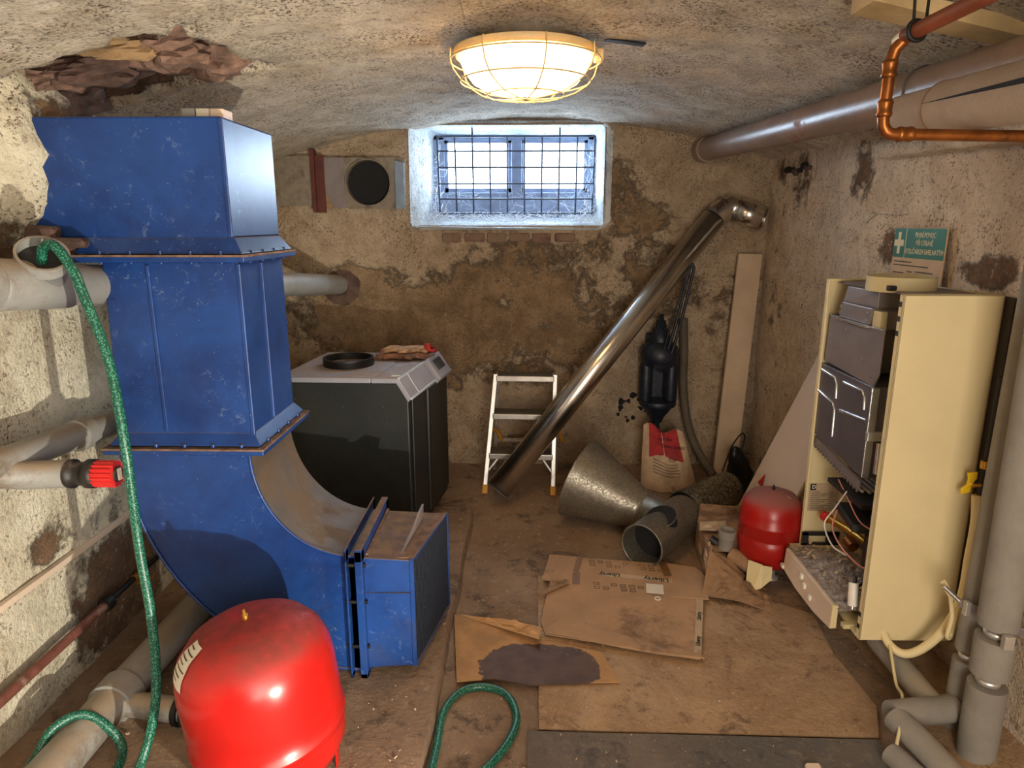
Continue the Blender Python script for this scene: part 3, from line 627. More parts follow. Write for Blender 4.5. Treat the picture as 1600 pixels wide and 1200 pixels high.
# elbow
cx, cz, n = -0.50, 0.755, 18
outer = [(-1.155+0.0, 0.768)]; inner = [(-0.780, 0.768)]
for i in range(n+1):
    a = PI+PI/2*i/n
    outer.append((cx+0.655*math.cos(a), cz+0.005+0.70*math.sin(a))); inner.append((cx+0.285*math.cos(a), cz+0.315*math.sin(a)))
def wallstrip(mb, prof, y0, y1, flip, sm=True):
    k = len(prof); vs_ = [V(p[0], y0, p[1]) for p in prof]+[V(p[0], y1, p[1]) for p in prof]
    fs_ = [(i, i+1, k+i+1, k+i) for i in range(k-1)]
    mb.add(vs_, [f[::-1] if flip else f for f in fs_], sm)
mb = MB(); k = len(outer)
for y, fl_ in ((Y0, False), (Y1, True)):
    vs_ = [V(p[0], y, p[1]) for p in outer]+[V(p[0], y, p[1]) for p in inner]
    mb.add(vs_, [(i, i+1, k+i+1, k+i) if not fl_ else (k+i, k+i+1, i+1, i) for i in range(k-1)])
wallstrip(mb, outer, Y0, Y1, True)
elb = mb.build('elbow', 'blue', du)
M['innercurve'] = basic('dusty_grey_blue_sheet', srgb(98, 92, 90), 0.6, var=0.35, scale=6, dirt=srgb(104, 84, 62), dirt_amt=0.8, bump=0.2)
mb = MB(); wallstrip(mb, inner, Y0, Y1, False); mb.build('inner_curve', 'innercurve', du)
mb = MB(); mb.tube([(p[0], Y0-0.002, p[1]) for p in inner], 0.005, 6); mb.build('edge_seam', 'blue', elb)
mb = MB(); mb.tube([(p[0], Y0-0.002, p[1]) for p in outer], 0.005, 6); mb.build('edge_seam', 'blue', elb)
# outlet: two flanges with a gap, box turned slightly outwards, grille
def oflange(x, t):
    mb = MB()
    mb.box((x, Y0-0.03, 0.03), (x+t, Y0+0.002, 0.47)); mb.box((x, Y1-0.002, 0.03), (x+t, Y1+0.03, 0.47)); mb.box((x, Y0-0.03, 0.435), (x+t, Y1+0.03, 0.475)); mb.box((x, Y0-0.03, 0.03), (x+t, Y1+0.03, 0.065))
    return mb.build('outlet_flange', 'blue', du, bevel=0.002)
oflange(-0.524, 0.006); oflange(-0.494, 0.022)
MB().box((-0.522, Y0, 0.055), (-0.49, Y1, 0.44)).build('joint_gap_shade', 'flat_black', du)  # black block painted in for the shade between the flanges
for z in (0.15, 0.30, 0.42): MB().tube([(-0.53, Y0-0.016, z), (-0.465, Y0-0.016, z)], 0.006, 8).build('bolt', 'castiron', du)
ob = MB().hexa([(-0.480, Y0-0.005, 0.068), (-0.335, Y0, 0.076), (-0.270, Y1, 0.076), (-0.480, Y1, 0.068), (-0.480, Y0-0.005, 0.438), (-0.333, Y0, 0.428), (-0.268, Y1, 0.428), (-0.480, Y1, 0.438)]).build('outlet_box', 'blue', du, bevel=0.003)
MB().box((-0.474, Y0-0.009, 0.318), (-0.338, Y0+0.002, 0.326)).build('crease', 'blue', ob)
MB().box((-0.47, Y0+0.01, 0.440), (-0.462, Y1, 0.444)).build('lid_joint', 'rust_edge', ob)
# triangular fin standing on the outlet
MB().prism([(-0.372, 1.84, 0.43), (-0.345, 2.12, 0.43), (-0.345, 2.14, 0.475), (-0.347, 2.05, 0.478), (-0.352, 2.0, 0.455)], (0.006, -0.001, 0)).build('damper_fin', 'zinc', du)
MB().hexa([(-0.372, 1.84, 0.43), (-0.330, 1.84, 0.43), (-0.27, 2.16, 0.43), (-0.30, 2.16, 0.43), (-0.372, 1.84, 0.434), (-0.330, 1.84, 0.434), (-0.27, 2.16, 0.434), (-0.30, 2.16, 0.434)]).build('top_lip', 'rust_edge', ob)
def gp(t, z, off=0.0):   # point on the outlet mouth
    return V(-0.335+0.065*t+off, Y0+(Y1-Y0)*t-off*0.2, z)
mb = MB()
gr_ = MB().hexa([gp(0.03, 0.085, 0.0), gp(0.03, 0.085, 0.004), gp(0.97, 0.085, 0.004), gp(0.97, 0.085, 0.0), gp(0.03, 0.42, 0.0), gp(0.03, 0.42, 0.004), gp(0.97, 0.42, 0.004), gp(0.97, 0.42, 0.0)]).build('outlet_mouth', 'flat_black', du)
for i in range(44):
    z = 0.085+0.335*i/43; mb.bar(gp(0.02, z, 0.006), gp(0.98, z, 0.006), 0.0025, 0.0035)
for i in range(30):
    t = 0.03+0.94*i/29; mb.bar(gp(t, 0.08, 0.007), gp(t, 0.425, 0.007), 0.002, 0.002, (1, 0, 0))
stuff(mb.build('mesh_grille', 'mesh', gr_))
mb = MB()
for a, b in ((gp(0, 0.076, 0.004), gp(0, 0.43, 0.004)), (gp(1, 0.076, 0.004), gp(1, 0.43, 0.004)), (gp(0, 0.43, 0.004), gp(1, 0.43, 0.004)), (gp(0, 0.078, 0.004), gp(1, 0.078, 0.004))): mb.bar(a, b, 0.008, 0.012, (1, 0, 0.01))
mb.build('grille_frame', 'blue', gr_)
# little tile sample lying on the duct top
tl = T('tile_strip', 'short strip of three pale grey tiles lying on top of the blue duct', 'tiles', (-0.845, 1.90, 1.668))
for i in range(3):
    MB().box((-0.90+0.036*i, 1.875+0.004*i, 1.668), (-0.90+0.036*i+0.034, 1.945, 1.694)).build('tile', ('pvc', 'paper', 'panelwhite')[i] if i else 'pvc', tl, bevel=0.002)

# ------------------------------------------------------------------ pipes on the left wall
dp = T('drain_pipe', 'grey plastic drain pipe with an open branch high on the left wall', 'pipe', (-1.235, 1.65, 1.27))
P0, P1 = V(-1.262, 0.6, 1.345), V(-1.03, 3.9, 1.06)
def along(y): t = (y-P0.y)/(P1.y-P0.y); return P0+(P1-P0)*t
MB().tube([along(0.2), along(3.88)], 0.054, 28).build('pipe_run', 'pvc', dp)
MB().lathe([(0.054, -0.02), (0.064, -0.02), (0.064, -0.02), (0.064, 0.05), (0.064, 0.05), (0.058, 0.055)], along(1.44), P1-P0, n=32).build('socket', 'pvc', dp)
MB().lathe([(0.055, -0.12), (0.060, -0.115), (0.060, 0.11), (0.055, 0.115)], along(1.62), P1-P0, n=32).build('branch_body', 'pvc', dp)
bd = V(0.42, -0.45, 0.62).normalized(); bo = along(1.66)
br = MB().lathe([(0.050, 0.0), (0.050, 0.078), (0.056, 0.080), (0.056, 0.080), (0.056, 0.112), (0.056, 0.112), (0.050, 0.112), (0.050, 0.112), (0.046, 0.02)], bo, bd, n=32).build('open_branch', 'pvc', dp)
MB().lathe([(0.0, 0.085), (0.0495, 0.085)], bo, bd, n=32).build('dark_bore', 'pvc_inside', br)  # dark disc stands for the shade inside the branch
t1 = MB().box((-1.188, 1.525, 1.30), (-1.185, 1.55, 1.32)).build('size_sticker', 'paper', dp)
MB().lathe([(0.058, 0.0), (0.12, 0.03), (0.12, 0.03), (0.135, 0.09)], along(3.84)-V(0, 0.055, 0), (0.05, 1, -0.06), n=9).build('hole_edge', 'rubble_dark', wb)

sp = T('waste_pipe', 'grey plastic waste pipe with a red capped valve at mid height on the left wall', 'pipe', (-1.26, 1.6, 0.8))
MB().tube([(-1.255, 0.5, 0.90), (-1.258, 1.45, 0.845), (-1.262, 2.25, 0.785)], 0.037, 24).build('pipe_run', 'pvc', sp)
MB().lathe([(0.037, 0), (0.045, 0.0), (0.045, 0.0), (0.045, 0.05), (0.045, 0.05), (0.037, 0.055)], (-1.260, 1.80, 0.818), (0, 1, -0.07), n=24).build('socket', 'pvc', sp)
MB().tube([(-1.262, 1.50, 0.82), (-1.22, 1.545, 0.80), (-1.15, 1.582, 0.79), (-1.13, 1.583, 0.79)], 0.035, 20).build('branch', 'pvc', sp)
va = MB().lathe([(0.0, 0), (0.036, 0), (0.036, 0), (0.037, 0.012), (0.030, 0.014), (0.030, 0.045), (0.037, 0.047), (0.037, 0.066), (0.030, 0.07), (0.030, 0.07), (0, 0.07)], (-1.138, 1.583, 0.79), (1, 0.02, 0), n=24).build('valve_body', 'blackplastic', sp)
cp = MB(); ribs = 18; vs_ = []
for h in (0, 0.052):
    for j in range(ribs*4):
        a = 2*PI*j/(ribs*4); rr = 0.034 if (j % 4) < 2 else 0.030; vs_.append(V(-1.07+h, 1.584+rr*math.cos(a), 0.79+rr*math.sin(a)))
q = ribs*4; cp.add(vs_, [(j, (j+1) % q, q+(j+1) % q, q+j) for j in range(q)]); cp.add(vs_[:q], [tuple(range(q))[::-1]]); cp.add(vs_[q:], [tuple(range(q))])
ca = cp.build('red_cap', 'redplastic', sp)
MB().lathe([(0.02, 0), (0.02, 0.004), (0.02, 0.004), (0, 0.004)], (-1.018, 1.584, 0.79), (1, 0, 0), n=20).build('cap_recess', 'blackplastic', ca)
MB().box((-1.015, 1.578, 0.775), (-1.010, 1.590, 0.805)).build('cap_slot', 'whiteplastic', ca)

o = MB().box((-1.357, 0.2, 0.426), (-1.340, 2.9, 0.444)).build('cable_trunking', 'panelwhite', None, bevel=0.002); tag(o, 'thin painted cable trunking running along the left wall', 'trunking')
rp = T('heating_pipe', 'thin rusty red pipe low on the left wall with a joint and brass valve', 'pipe', (-1.31, 1.9, 0.23))
MB().tube([(-1.315, 0.3, 0.222), (-1.318, 1.90, 0.229)], 0.014, 14).build('red_pipe', 'redpipe', rp)
MB().lathe([(0, 0), (0.022, 0), (0.022, 0), (0.024, 0.012), (0.024, 0.03), (0.018, 0.04), (0.018, 0.04), (0, 0.04)], (-1.318, 1.89, 0.229), (0, 1, 0), n=10).build('pipe_joint', 'castiron', rp)
MB().tube([(-1.318, 1.92, 0.229), (-1.322, 2.7, 0.232)], 0.009, 10).build('dark_pipe', 'castiron', rp)
vv = MB().lathe([(0, 0), (0.014, 0), (0.014, 0), (0.014, 0.03), (0.014, 0.03), (0, 0.03)], (-1.318, 2.06, 0.229), (0, 1, 0), n=8).build('brass_valve', 'brass', rp)
MB().bar((-1.30, 2.04, 0.225), (-1.27, 2.09, 0.222), 0.012, 0.006).build('valve_lever', 'brass', vv)

fp = T('floor_drain_pipe', 'fat grey drain pipe lying along the foot of the left wall', 'pipe', (-1.15, 1.7, 0.05))
MB().tube([(-1.155, 0.5, 0.105), (-1.145, 1.50, 0.103), (-1.13, 2.6, 0.101)], 0.053, 28).build('pipe_run', 'pvc', fp)
MB().lathe([(0.053, 0), (0.062, 0), (0.062, 0), (0.062, 0.07), (0.062, 0.07), (0.053, 0.075)], (-1.143, 1.60, 0.103), (0, 1, 0), n=28).build('socket', 'pvc', fp)
MB().tube([(-1.12, 1.625, 0.092), (-0.96, 1.605, 0.088)], 0.034, 22).build('side_branch', 'pvc', fp)
for i in range(3): MB().lathe([(0.030, 0), (0.042, 0), (0.042, 0), (0.042, 0.014), (0.042, 0.014), (0.030, 0.014)], (-0.955+0.024*i, 1.604-0.002*i, 0.088), (1, -0.1, 0), n=22).build('sealing_ring', 'castiron', fp)
MB().tube([(-0.96, 1.604, 0.088), (-0.80, 1.58, 0.088)], 0.030, 20).build('branch_end', 'pvc', fp)

# ------------------------------------------------------------------ green hose: hangs from the open branch, coils over the floor
hp = cat_path([(-1.150, 1.618, 1.305), (-1.128, 1.598, 1.342), (-1.090, 1.580, 1.352), (-1.052, 1.575, 1.300), (-1.030, 1.572, 1.235), (-0.985, 1.560, 1.08), (-0.955, 1.530, 0.88), (-0.955, 1.530, 0.62), (-0.930, 1.50, 0.44), (-0.925, 1.47, 0.25), (-0.945, 1.42, 0.11), (-0.96, 1.33, 0.066),
               (-1.02, 1.20, 0.064), (-1.14, 1.18, 0.064), (-1.205, 1.30, 0.075), (-1.205, 1.40, 0.115), (-1.185, 1.445, 0.16), (-1.14, 1.49, 0.165), (-1.085, 1.50, 0.12), (-1.04, 1.48, 0.066), (-1.00, 1.36, 0.064), (-0.90, 1.16, 0.064),
               (-0.66, 1.05, 0.064), (-0.42, 1.14, 0.064), (-0.30, 1.28, 0.064), (-0.245, 1.42, 0.03), (-0.235, 1.56, 0.013), (-0.232, 1.70, 0.013), (-0.19, 1.79, 0.013), (-0.12, 1.815, 0.013), (-0.05, 1.78, 0.013), (-0.018, 1.69, 0.013), (-0.035, 1.60, 0.013), (-0.09, 1.50, 0.013), (-0.20, 1.36, 0.013), (-0.2, 1.2, 0.013)], 8)
o = MB().tube(hp, 0.0115, 12).build('garden_hose', 'hose'); tag(o, 'green braided garden hose hanging from the open drain branch and looping over the floor', 'hose')

# ------------------------------------------------------------------ big red expansion tank
tk = T('expansion_tank', 'big bright red expansion tank standing in front of the blue duct', 'tank', (-0.648, 1.455, 0.05))
tilt = (-0.10, -0.03, 1.0)
prof = [(0, 0.0), (0.10, 0.004), (0.165, 0.03), (0.19, 0.07), (0.194, 0.11), (0.194, 0.128), (0.199, 0.131), (0.199, 0.143), (0.1945, 0.147), (0.196, 0.20), (0.196, 0.275), (0.192, 0.315), (0.178, 0.355), (0.15, 0.388), (0.11, 0.41), (0.06, 0.42), (0.0, 0.423)]
prof = [(q[0]*0.945, q[1]) for q in prof]
MB().lathe(prof, (-0.622, 1.452, 0.058), tilt, n=72).build('shell', 'red', tk)
ta = V(*tilt).normalized(); tu = V(0, 1, 0); tu = (tu-ta*tu.dot(ta)).normalized(); tw = ta.cross(tu)
top = V(-0.622, 1.452, 0.058)+ta*0.423
MB().lathe([(0.007, -0.002), (0.007, 0.012), (0.007, 0.012), (0.004, 0.014), (0.003, 0.026), (0, 0.026)], top, ta, n=14).build('air_valve', 'brass', tk)
# label following the shoulder
def on_tank(ang, s):   # s = index along profile from the rim (float in profile rows)
    i = int(s); f = s-i; (r0, h0), (r1, h1) = prof[i], prof[i+1]; rr, hh = r0+(r1-r0)*f, h0+(h1-h0)*f
    d = tu*math.cos(ang)+tw*math.sin(ang); return V(-0.622, 1.452, 0.058)+ta*(hh+0.0015)+d*(rr+0.0015)
lb = MB().grid(lambda u, v: on_tank(2.02+0.42*u, 11.4+2.5*v), 8, 10).build('label', 'paper', tk)
lt = MB()
for i in range(7):
    v = 0.14+0.12*i
    lt.grid(lambda a, b, v=v: on_tank(2.06+0.34*a*(0.6+0.4*((i*7) % 3)/2), 11.4+2.5*(v+0.03*b))+ta*0.0008, 6, 1)
lt.build('label_print', 'greyink', lb)
for i in range(3):
    a = 0.6+2*PI*i/3; d = tu*math.cos(a)+tw*math.sin(a); b = V(-0.622, 1.452, 0.06)+d*0.15
    MB().bar((b.x, b.y, 0.045), (b.x, b.y, 0.11), 0.03, 0.004, d).build('foot', 'red', tk)

# ------------------------------------------------------------------ black furnace at the back left
fu = T('furnace', 'black solid fuel furnace with dusty grey lid behind the blue duct', 'furnace', (-0.75, 3.0, 0.05))
NL, NR, FR, FL = V(-1.04, 2.765, 0), V(-0.485, 2.745, 0), V(-0.395, 3.315, 0), V(-0.985, 3.33, 0)
def z_(p, z): return V(p.x, p.y, z)
def sl(a, b, t): return a+(b-a)*t
# body with the chamfer below the control panel
side_n = [z_(NL, 0.05), z_(NR, 0.05), z_(NR, 0.695), z_(sl(NR, NL, 0.085), 0.752), z_(NL, 0.752)]
side_f = [z_(FL, 0.05), z_(FR, 0.05), z_(FR, 0.695), z_(sl(FR, FL, 0.085), 0.752), z_(FL, 0.752)]
mb = MB(); mb.add(side_n+side_f, [(0, 1, 2, 3, 4), (9, 8, 7, 6, 5)]+[(i, 5+i, 5+(i+1) % 5, (i+1) % 5) for i in range(5)])
mb.build('body', 'blackboiler', fu, bevel=0.006)
o1 = V(0, -0.012, 0)
mb = MB().hexa([z_(NL, 0.752)+o1, z_(sl(NR, NL, 0.28), 0.752)+o1, z_(sl(FR, FL, 0.28), 0.752), z_(FL, 0.752), z_(NL, 0.774)+o1, z_(sl(NR, NL, 0.28), 0.774)+o1, z_(sl(FR, FL, 0.28), 0.774), z_(FL, 0.774)]); mb.build('rear_lid', 'boilertop', fu, bevel=0.004)
mb = MB().hexa([z_(sl(NR, NL, 0.275), 0.752)+o1, z_(sl(NR, NL, 0.07), 0.752)+o1, z_(sl(FR, FL, 0.07), 0.752), z_(sl(FR, FL, 0.275), 0.752), z_(sl(NR, NL, 0.275), 0.774)+o1, z_(sl(NR, NL, 0.07), 0.774)+o1, z_(sl(FR, FL, 0.07), 0.774), z_(sl(FR, FL, 0.275), 0.774)]); lid = mb.build('front_lid', 'boilertop', fu, bevel=0.004)
# sloping control panel, near and far half, with pale edges
def pan(t0, t1, lift=0.0):
    a, b, c, d = sl(NR, FR, t0), sl(NR, FR, t1), sl(NL, FL, t0), sl(NL, FL, t1)
    ex_ = V(0.016+lift, 0, 0)
    return [z_(a+ex_, 0.688), z_(b+ex_, 0.688), z_(sl(b, d, 0.07)+ex_*0.3, 0.774+lift*0.6), z_(sl(a, c, 0.07)+ex_*0.3, 0.774+lift*0.6)]
pn = pan(-0.02, 0.60); cp_ = MB().prism(pn, (-0.014, 0, -0.016)).build('control_panel', 'boilertop', fu, bevel=0.003)
pf = pan(0.64, 0.99, 0.022); MB().prism(pf, (-0.03, 0, -0.03)).build('display_housing', 'boilertop', fu, bevel=0.006)
pd = [sl(sl(pf[0], pf[3], 0.35), sl(pf[1], pf[2], 0.35), t)+V(0.003, 0, 0.002) for t in (0.2, 0.75)]+[sl(sl(pf[0], pf[3], 0.8), sl(pf[1], pf[2], 0.8), t)+V(0.003, 0, 0.002) for t in (0.75, 0.2)]
MB().prism(pd, (-0.002, 0, -0.002)).build('display', 'blackplastic', fu)
mb = MB(); mb.bar(pn[0], pn[1], 0.008, 0.008); mb.bar(pn[1], sl(pn[1], pf[3], 0.15)+V(0.01, 0.01, -0.03), 0.008, 0.008); mb.build('lower_trim', 'whiteedge', fu)
MB().bar(pn[3], pn[2], 0.007, 0.007).build('upper_trim', 'whiteedge', fu)
a = sl(pn[0], pn[1], 0.3)+V(0.001, 0, 0.001); b = sl(pn[3], pn[2], 0.3)+V(0.001, 0, 0.001); MB().bar(a, b, 0.003, 0.003).build('panel_joint', 'whiteedge', fu)
MB().box((-0.560, 2.775, 0.774), (-0.525, 2.80, 0.7755)).build('sticker', 'paper', fu)
# front door with a rounded vertical ridge
def fd(t0, t1, z0, z1, o0, o1_): 
    a, b = sl(NR, FR, t0), sl(NR, FR, t1); nx = V(0.988, -0.156, 0)
    return MB().hexa([z_(a, z0), z_(a, z0)+nx*o0, z_(b, z0)+nx*o1_, z_(b, z0), z_(a, z1), z_(a, z1)+nx*o0, z_(b, z1)+nx*o1_, z_(b, z1)])
fd(0.05, 0.36, 0.09, 0.68, 0.010, 0.016).build('door_panel', 'blackboiler', fu, bevel=0.004)
fd(0.36, 0.60, 0.09, 0.685, 0.026, 0.026).build('door_ridge', 'blackboiler', fu, bevel=0.010)
fd(0.60, 0.97, 0.09, 0.68, 0.016, 0.012).build('door_panel', 'blackboiler', fu, bevel=0.004)
co = MB().lathe([(0.100, 0.0), (0.114, 0.0), (0.114, 0.0), (0.114, 0.036), (0.114, 0.036), (0.106, 0.036), (0.106, 0.036), (0.104, 0.002)], (-0.80, 3.02, 0.774), n=44).build('flue_collar', 'castiron', fu)
MB().lathe([(0, 0.006), (0.105, 0.006)], (-0.80, 3.02, 0.774), n=40).build('soot_bed', 'rust_edge', co)

# work gloves thrown on the furnace lid
def glove(name, label, mat, base, ang, flip, seed, zl, cuff):
    t = T(name, label, 'glove', (base[0], base[1], zl), 'work gloves on the furnace')
    r = random.Random(seed); mb = MB(); R = Matrix.Translation(V(base[0], base[1], zl)) @ Matrix.Rotation(ang, 4, 'Z')
    def seg(pts, rs, squash=0.5):
        p = MB().tube(cat_path(pts, 5), [rs[0]+(rs[-1]-rs[0])*i/(5*(len(pts)-1)) for i in range(5*(len(pts)-1)+1)], 10)
        for v in p.v: v.z = 0.012+(v.z-0.012)*squash+r.uniform(0, 0.001)
        mb.add(p.v, p.f)
    for i in range(4):
        y = (-0.036+0.024*i); L = (0.062, 0.078, 0.080, 0.066)[i]
        seg([(0.02, y, 0.014), (0.05+L*0.4, y*1.1+r.uniform(-.006, .006), 0.016+r.uniform(0, 0.014)), (0.05+L, y*1.25+r.uniform(-.01, .01), 0.012)], (0.015, 0.012), 0.75)
    seg([(-0.02, 0.03*flip, 0.012), (0.02, 0.058*flip, 0.02), (0.05, 0.066*flip, 0.014)], (0.017, 0.012), 0.75)
    for y in (-0.024, 0.0, 0.024): seg([(-0.09, y*1.1, 0.014), (-0.03, y, 0.020), (0.04, y, 0.014)], (0.022, 0.021), 0.65)
    mb.xf(R); mb.build('hand', mat, t, remesh=0.0035)
    c = MB().tube([(-0.085, 0, 0.016), (-0.10, 0.002, 0.020), (-0.118, 0.006, 0.026)], [0.042, 0.045, 0.046], 20, cap=False)
    for v in c.v: v.z = 0.018+(v.z-0.018)*0.36+0.012*math.sin(v.y*70)
    c.xf(R); c.build('cuff', cuff, t, solid=0.003)
glove('work_glove', 'tan leather work glove with a red cuff lying on top of the other', 'glove', (-0.555, 3.20, 0), PI+0.15, 1, 5, 0.796, 'redcloth')
glove('work_glove', 'brown leather work glove lying underneath on the furnace lid', 'gloveb', (-0.575, 3.155, 0), 0.05, -1, 9, 0.7745, 'gloveb')

# ------------------------------------------------------------------ air outlet on the back wall
ao = T('wall_duct_plate', 'grey sheet metal plate with a round black duct hole left of the window', 'duct plate', (-0.95, 3.80, 1.475))
mb = MB(); Pc = (-0.838, 3.775, 1.613); x0, x1, z0, z1, n = -0.965, -0.640, 1.478, 1.742, 48
ringv = []; outv = []
for i in range(n):
    a = 2*PI*i/n; c, s = math.cos(a), math.sin(a); ringv.append(V(Pc[0]+0.118*c, 3.775, Pc[2]+0.118*s))
    kx = ((x1-Pc[0]) if c > 0 else (Pc[0]-x0))/max(abs(c), 1e-6); kz = ((z1-Pc[2]) if s > 0 else (Pc[2]-z0))/max(abs(s), 1e-6); k = min(kx, kz)
    outv.append(V(Pc[0]+k*c, 3.775, Pc[2]+k*s))
mb.add(ringv+outv, [(i, (i+1) % n, n+(i+1) % n, n+i) for i in range(n)]); mb.build('plate', 'galvplate', ao, solid=0.004)
MB().lathe([(0.118, 0.03), (0.122, -0.022), (0.122, -0.022), (0.117, -0.022), (0.117, -0.022), (0.114, 0.012)], Pc, (0, 1, 0), n=48).build('spigot', 'galvplate', ao)
MB().lathe([(0.0, 0.0), (0.1135, 0.0)], (Pc[0], 3.79, Pc[2]), (0, -1, 0), n=40).build('dark_hole', 'flat_black', ao)
MB().box((-1.36, 3.775, 1.496), (-1.13, 3.80, 1.752)).build('cover_sheet', 'galvplate', ao)
MB().box((-1.075, 3.77, 1.484), (-0.965, 3.79, 1.742)).build('middle_sheet', 'zinc', ao)
mb = MB(); mb.box((-1.137, 3.74, 1.462), (-1.118, 3.80, 1.782)); mb.box((-1.137, 3.762, 1.458), (-1.072, 3.775, 1.752)); mb.build('red_angle_iron', 'rustred', ao, bevel=0.002)
MB().hexa([(-1.07, 3.764, 1.484), (-1.03, 3.764, 1.484), (-1.03, 3.769, 1.484), (-1.07, 3.769, 1.484), (-1.072, 3.764, 1.545), (-1.055, 3.764, 1.54), (-1.055, 3.769, 1.54), (-1.072, 3.769, 1.545)]).build('foam_blob', 'rubble_ochre', ao, bevel=0.006)
MB().hexa([(-0.690, 3.745, 1.478), (-0.640, 3.735, 1.478), (-0.640, 3.739, 1.478), (-0.690, 3.749, 1.478), (-0.690, 3.745, 1.725), (-0.640, 3.735, 1.712), (-0.640, 3.739, 1.712), (-0.690, 3.749, 1.725)]).build('bright_strip', 'brightstrip', ao)

# ------------------------------------------------------------------ step ladder
sl_ = T('step_ladder', 'small aluminium three-step ladder standing against the back wall', 'ladder', (0.0, 3.5, 0))
FLb, FRb, FLt, FRt = V(-0.208, 3.40, 0.012), V(0.155, 3.38, 0.012), V(-0.152, 3.55, 0.615), V(0.165, 3.54, 0.615)
for a, b in ((FLb, FLt), (FRb, FRt)): MB().bar(a, b, 0.024, 0.040, (0, 1, 0)).build('front_rail', 'alu', sl_, bevel=0.003)
for a, b in ((FLb, FLt), (FRb, FRt)):
    MB().bar(a-V(0, 0, 0.014), sl(a, b, 0.055), 0.030, 0.046, (0, 1, 0)).build('foot', 'orange', sl_, bevel=0.003)
for k, z in enumerate((0.20, 0.405, 0.60)):
    t = (z-0.012)/0.603; a, b = sl(FLb, FLt, t), sl(FRb, FRt, t)
    st = MB().hexa([a+V(0.005, -0.035, -0.018), b+V(-0.005, -0.035, -0.018), b+V(-0.005, 0.075, -0.018), a+V(0.005, 0.075, -0.018), a+V(0.005, -0.035, 0.012), b+V(-0.005, -0.035, 0.012), b+V(-0.005, 0.075, 0.012), a+V(0.005, 0.075, 0.012)]).build('step', 'alu', sl_, bevel=0.004)
    MB().hexa([a+V(0.012, -0.03, 0.012), b+V(-0.012, -0.03, 0.012), b+V(-0.012, 0.07, 0.012), a+V(0.012, 0.07, 0.012), a+V(0.012, -0.03, 0.015), b+V(-0.012, -0.03, 0.015), b+V(-0.012, 0.07, 0.015), a+V(0.012, 0.07, 0.015)]).build('tread', 'tread', st)
RLb, RRb = V(-0.17, 3.74, 0.005), V(0.19, 3.73, 0.005)
for a, b in ((RLb, FLt+V(0.01, 0.05, -0.01)), (RRb, FRt+V(-0.01, 0.05, -0.01))): MB().bar(a, b, 0.018, 0.026, (0, 1, 0)).build('rear_leg', 'alu', sl_, bevel=0.002)
MB().bar(RLb+V(0.01, 0, 0.18), RRb+V(-0.01, 0, 0.18), 0.012, 0.02).build('rear_brace', 'alu', sl_)
for a, b, dx in ((FLb, FLt, 0.0), (FRb, FRt, 0.0)):
    p = sl(a, b, 0.50); MB().tube(cat_path([p+V(0.0, 0.02, 0.01), p+V(0.03, 0.09, -0.02), p+V(0.055, 0.17, -0.10)], 4), 0.010, 8).build('spreader_arm', 'orange', sl_)
for a, b, s in ((FLb, FLt, 1), (FRb, FRt, -1)):
    MB().bar(sl(a, b, 0.15), sl(a, b, 0.29)+V(0.06*s, 0, 0), 0.008, 0.012, (0, 1, 0)).build('corner_brace', 'alu', sl_)

# ------------------------------------------------------------------ shiny flue pipe leaning across the back wall
sf = T('steel_flue_pipe', 'long shiny stainless steel flue pipe with elbow leaning across the back wall', 'flue pipe', (-0.12, 3.27, 0.0))
A_, B_ = V(-0.135, 3.245, 0.072), V(1.005, 3.735, 1.428); dr = (B_-A_).normalized()
r_ = 0.062
cut = []
pm = MB().tube([A_, sl(A_, B_, 0.5), B_], r_, 40, cap=False)
pm.build('pipe', 'steel', sf, solid=0.003)
MB().lathe([(0, 0.0), (r_-0.003, 0.0)], A_+dr*0.06, dr, n=36).build('dark_bore', 'flat_black', sf)
MB().ring(A_+dr*0.004, dr, r_+0.001, 0.003, 40, 6).build('rolled_edge', 'zinc_dark', sf)
C1, D1 = V(1.085, 3.750, 1.485), V(1.262, 3.72, 1.424)
mb = MB().tube([B_, B_+dr*0.02], r_+0.002, 40, cap=False); mb.build('seam_ring', 'zinc_dark', sf)
MB().tube([B_+dr*0.01, sl(B_, C1, 0.9)], r_+0.002, 40, cap=False).build('elbow_segment', 'steel', sf)
d2 = (D1-C1).normalized(); md = (dr+d2).normalized()
# middle mitre segment and the open end segment
MB().tube([sl(B_, C1, 0.55), C1+md*0.012, C1+d2*0.045], r_+0.001, 40, cap=False).build('elbow_segment', 'steel', sf)
MB().tube([C1+d2*0.03, D1], r_+0.003, 40, cap=False).build('open_end', 'steel', sf, solid=0.003)
MB().ring(sl(C1, D1, 0.22), d2, r_+0.003, 0.0025, 40, 6).build('seam_ring', 'zinc_dark', sf)
MB().ring(C1-md*0.035, md, r_+0.003, 0.0025, 40, 6).build('seam_ring', 'zinc_dark', sf)
MB().ring(D1, d2, r_+0.003, 0.003, 40, 6).build('rolled_edge', 'steel', sf)
MB().lathe([(0, 0.0), (r_, 0.0)], sl(C1, D1, 0.3), d2, n=36).build('dark_bore', 'castiron', sf)

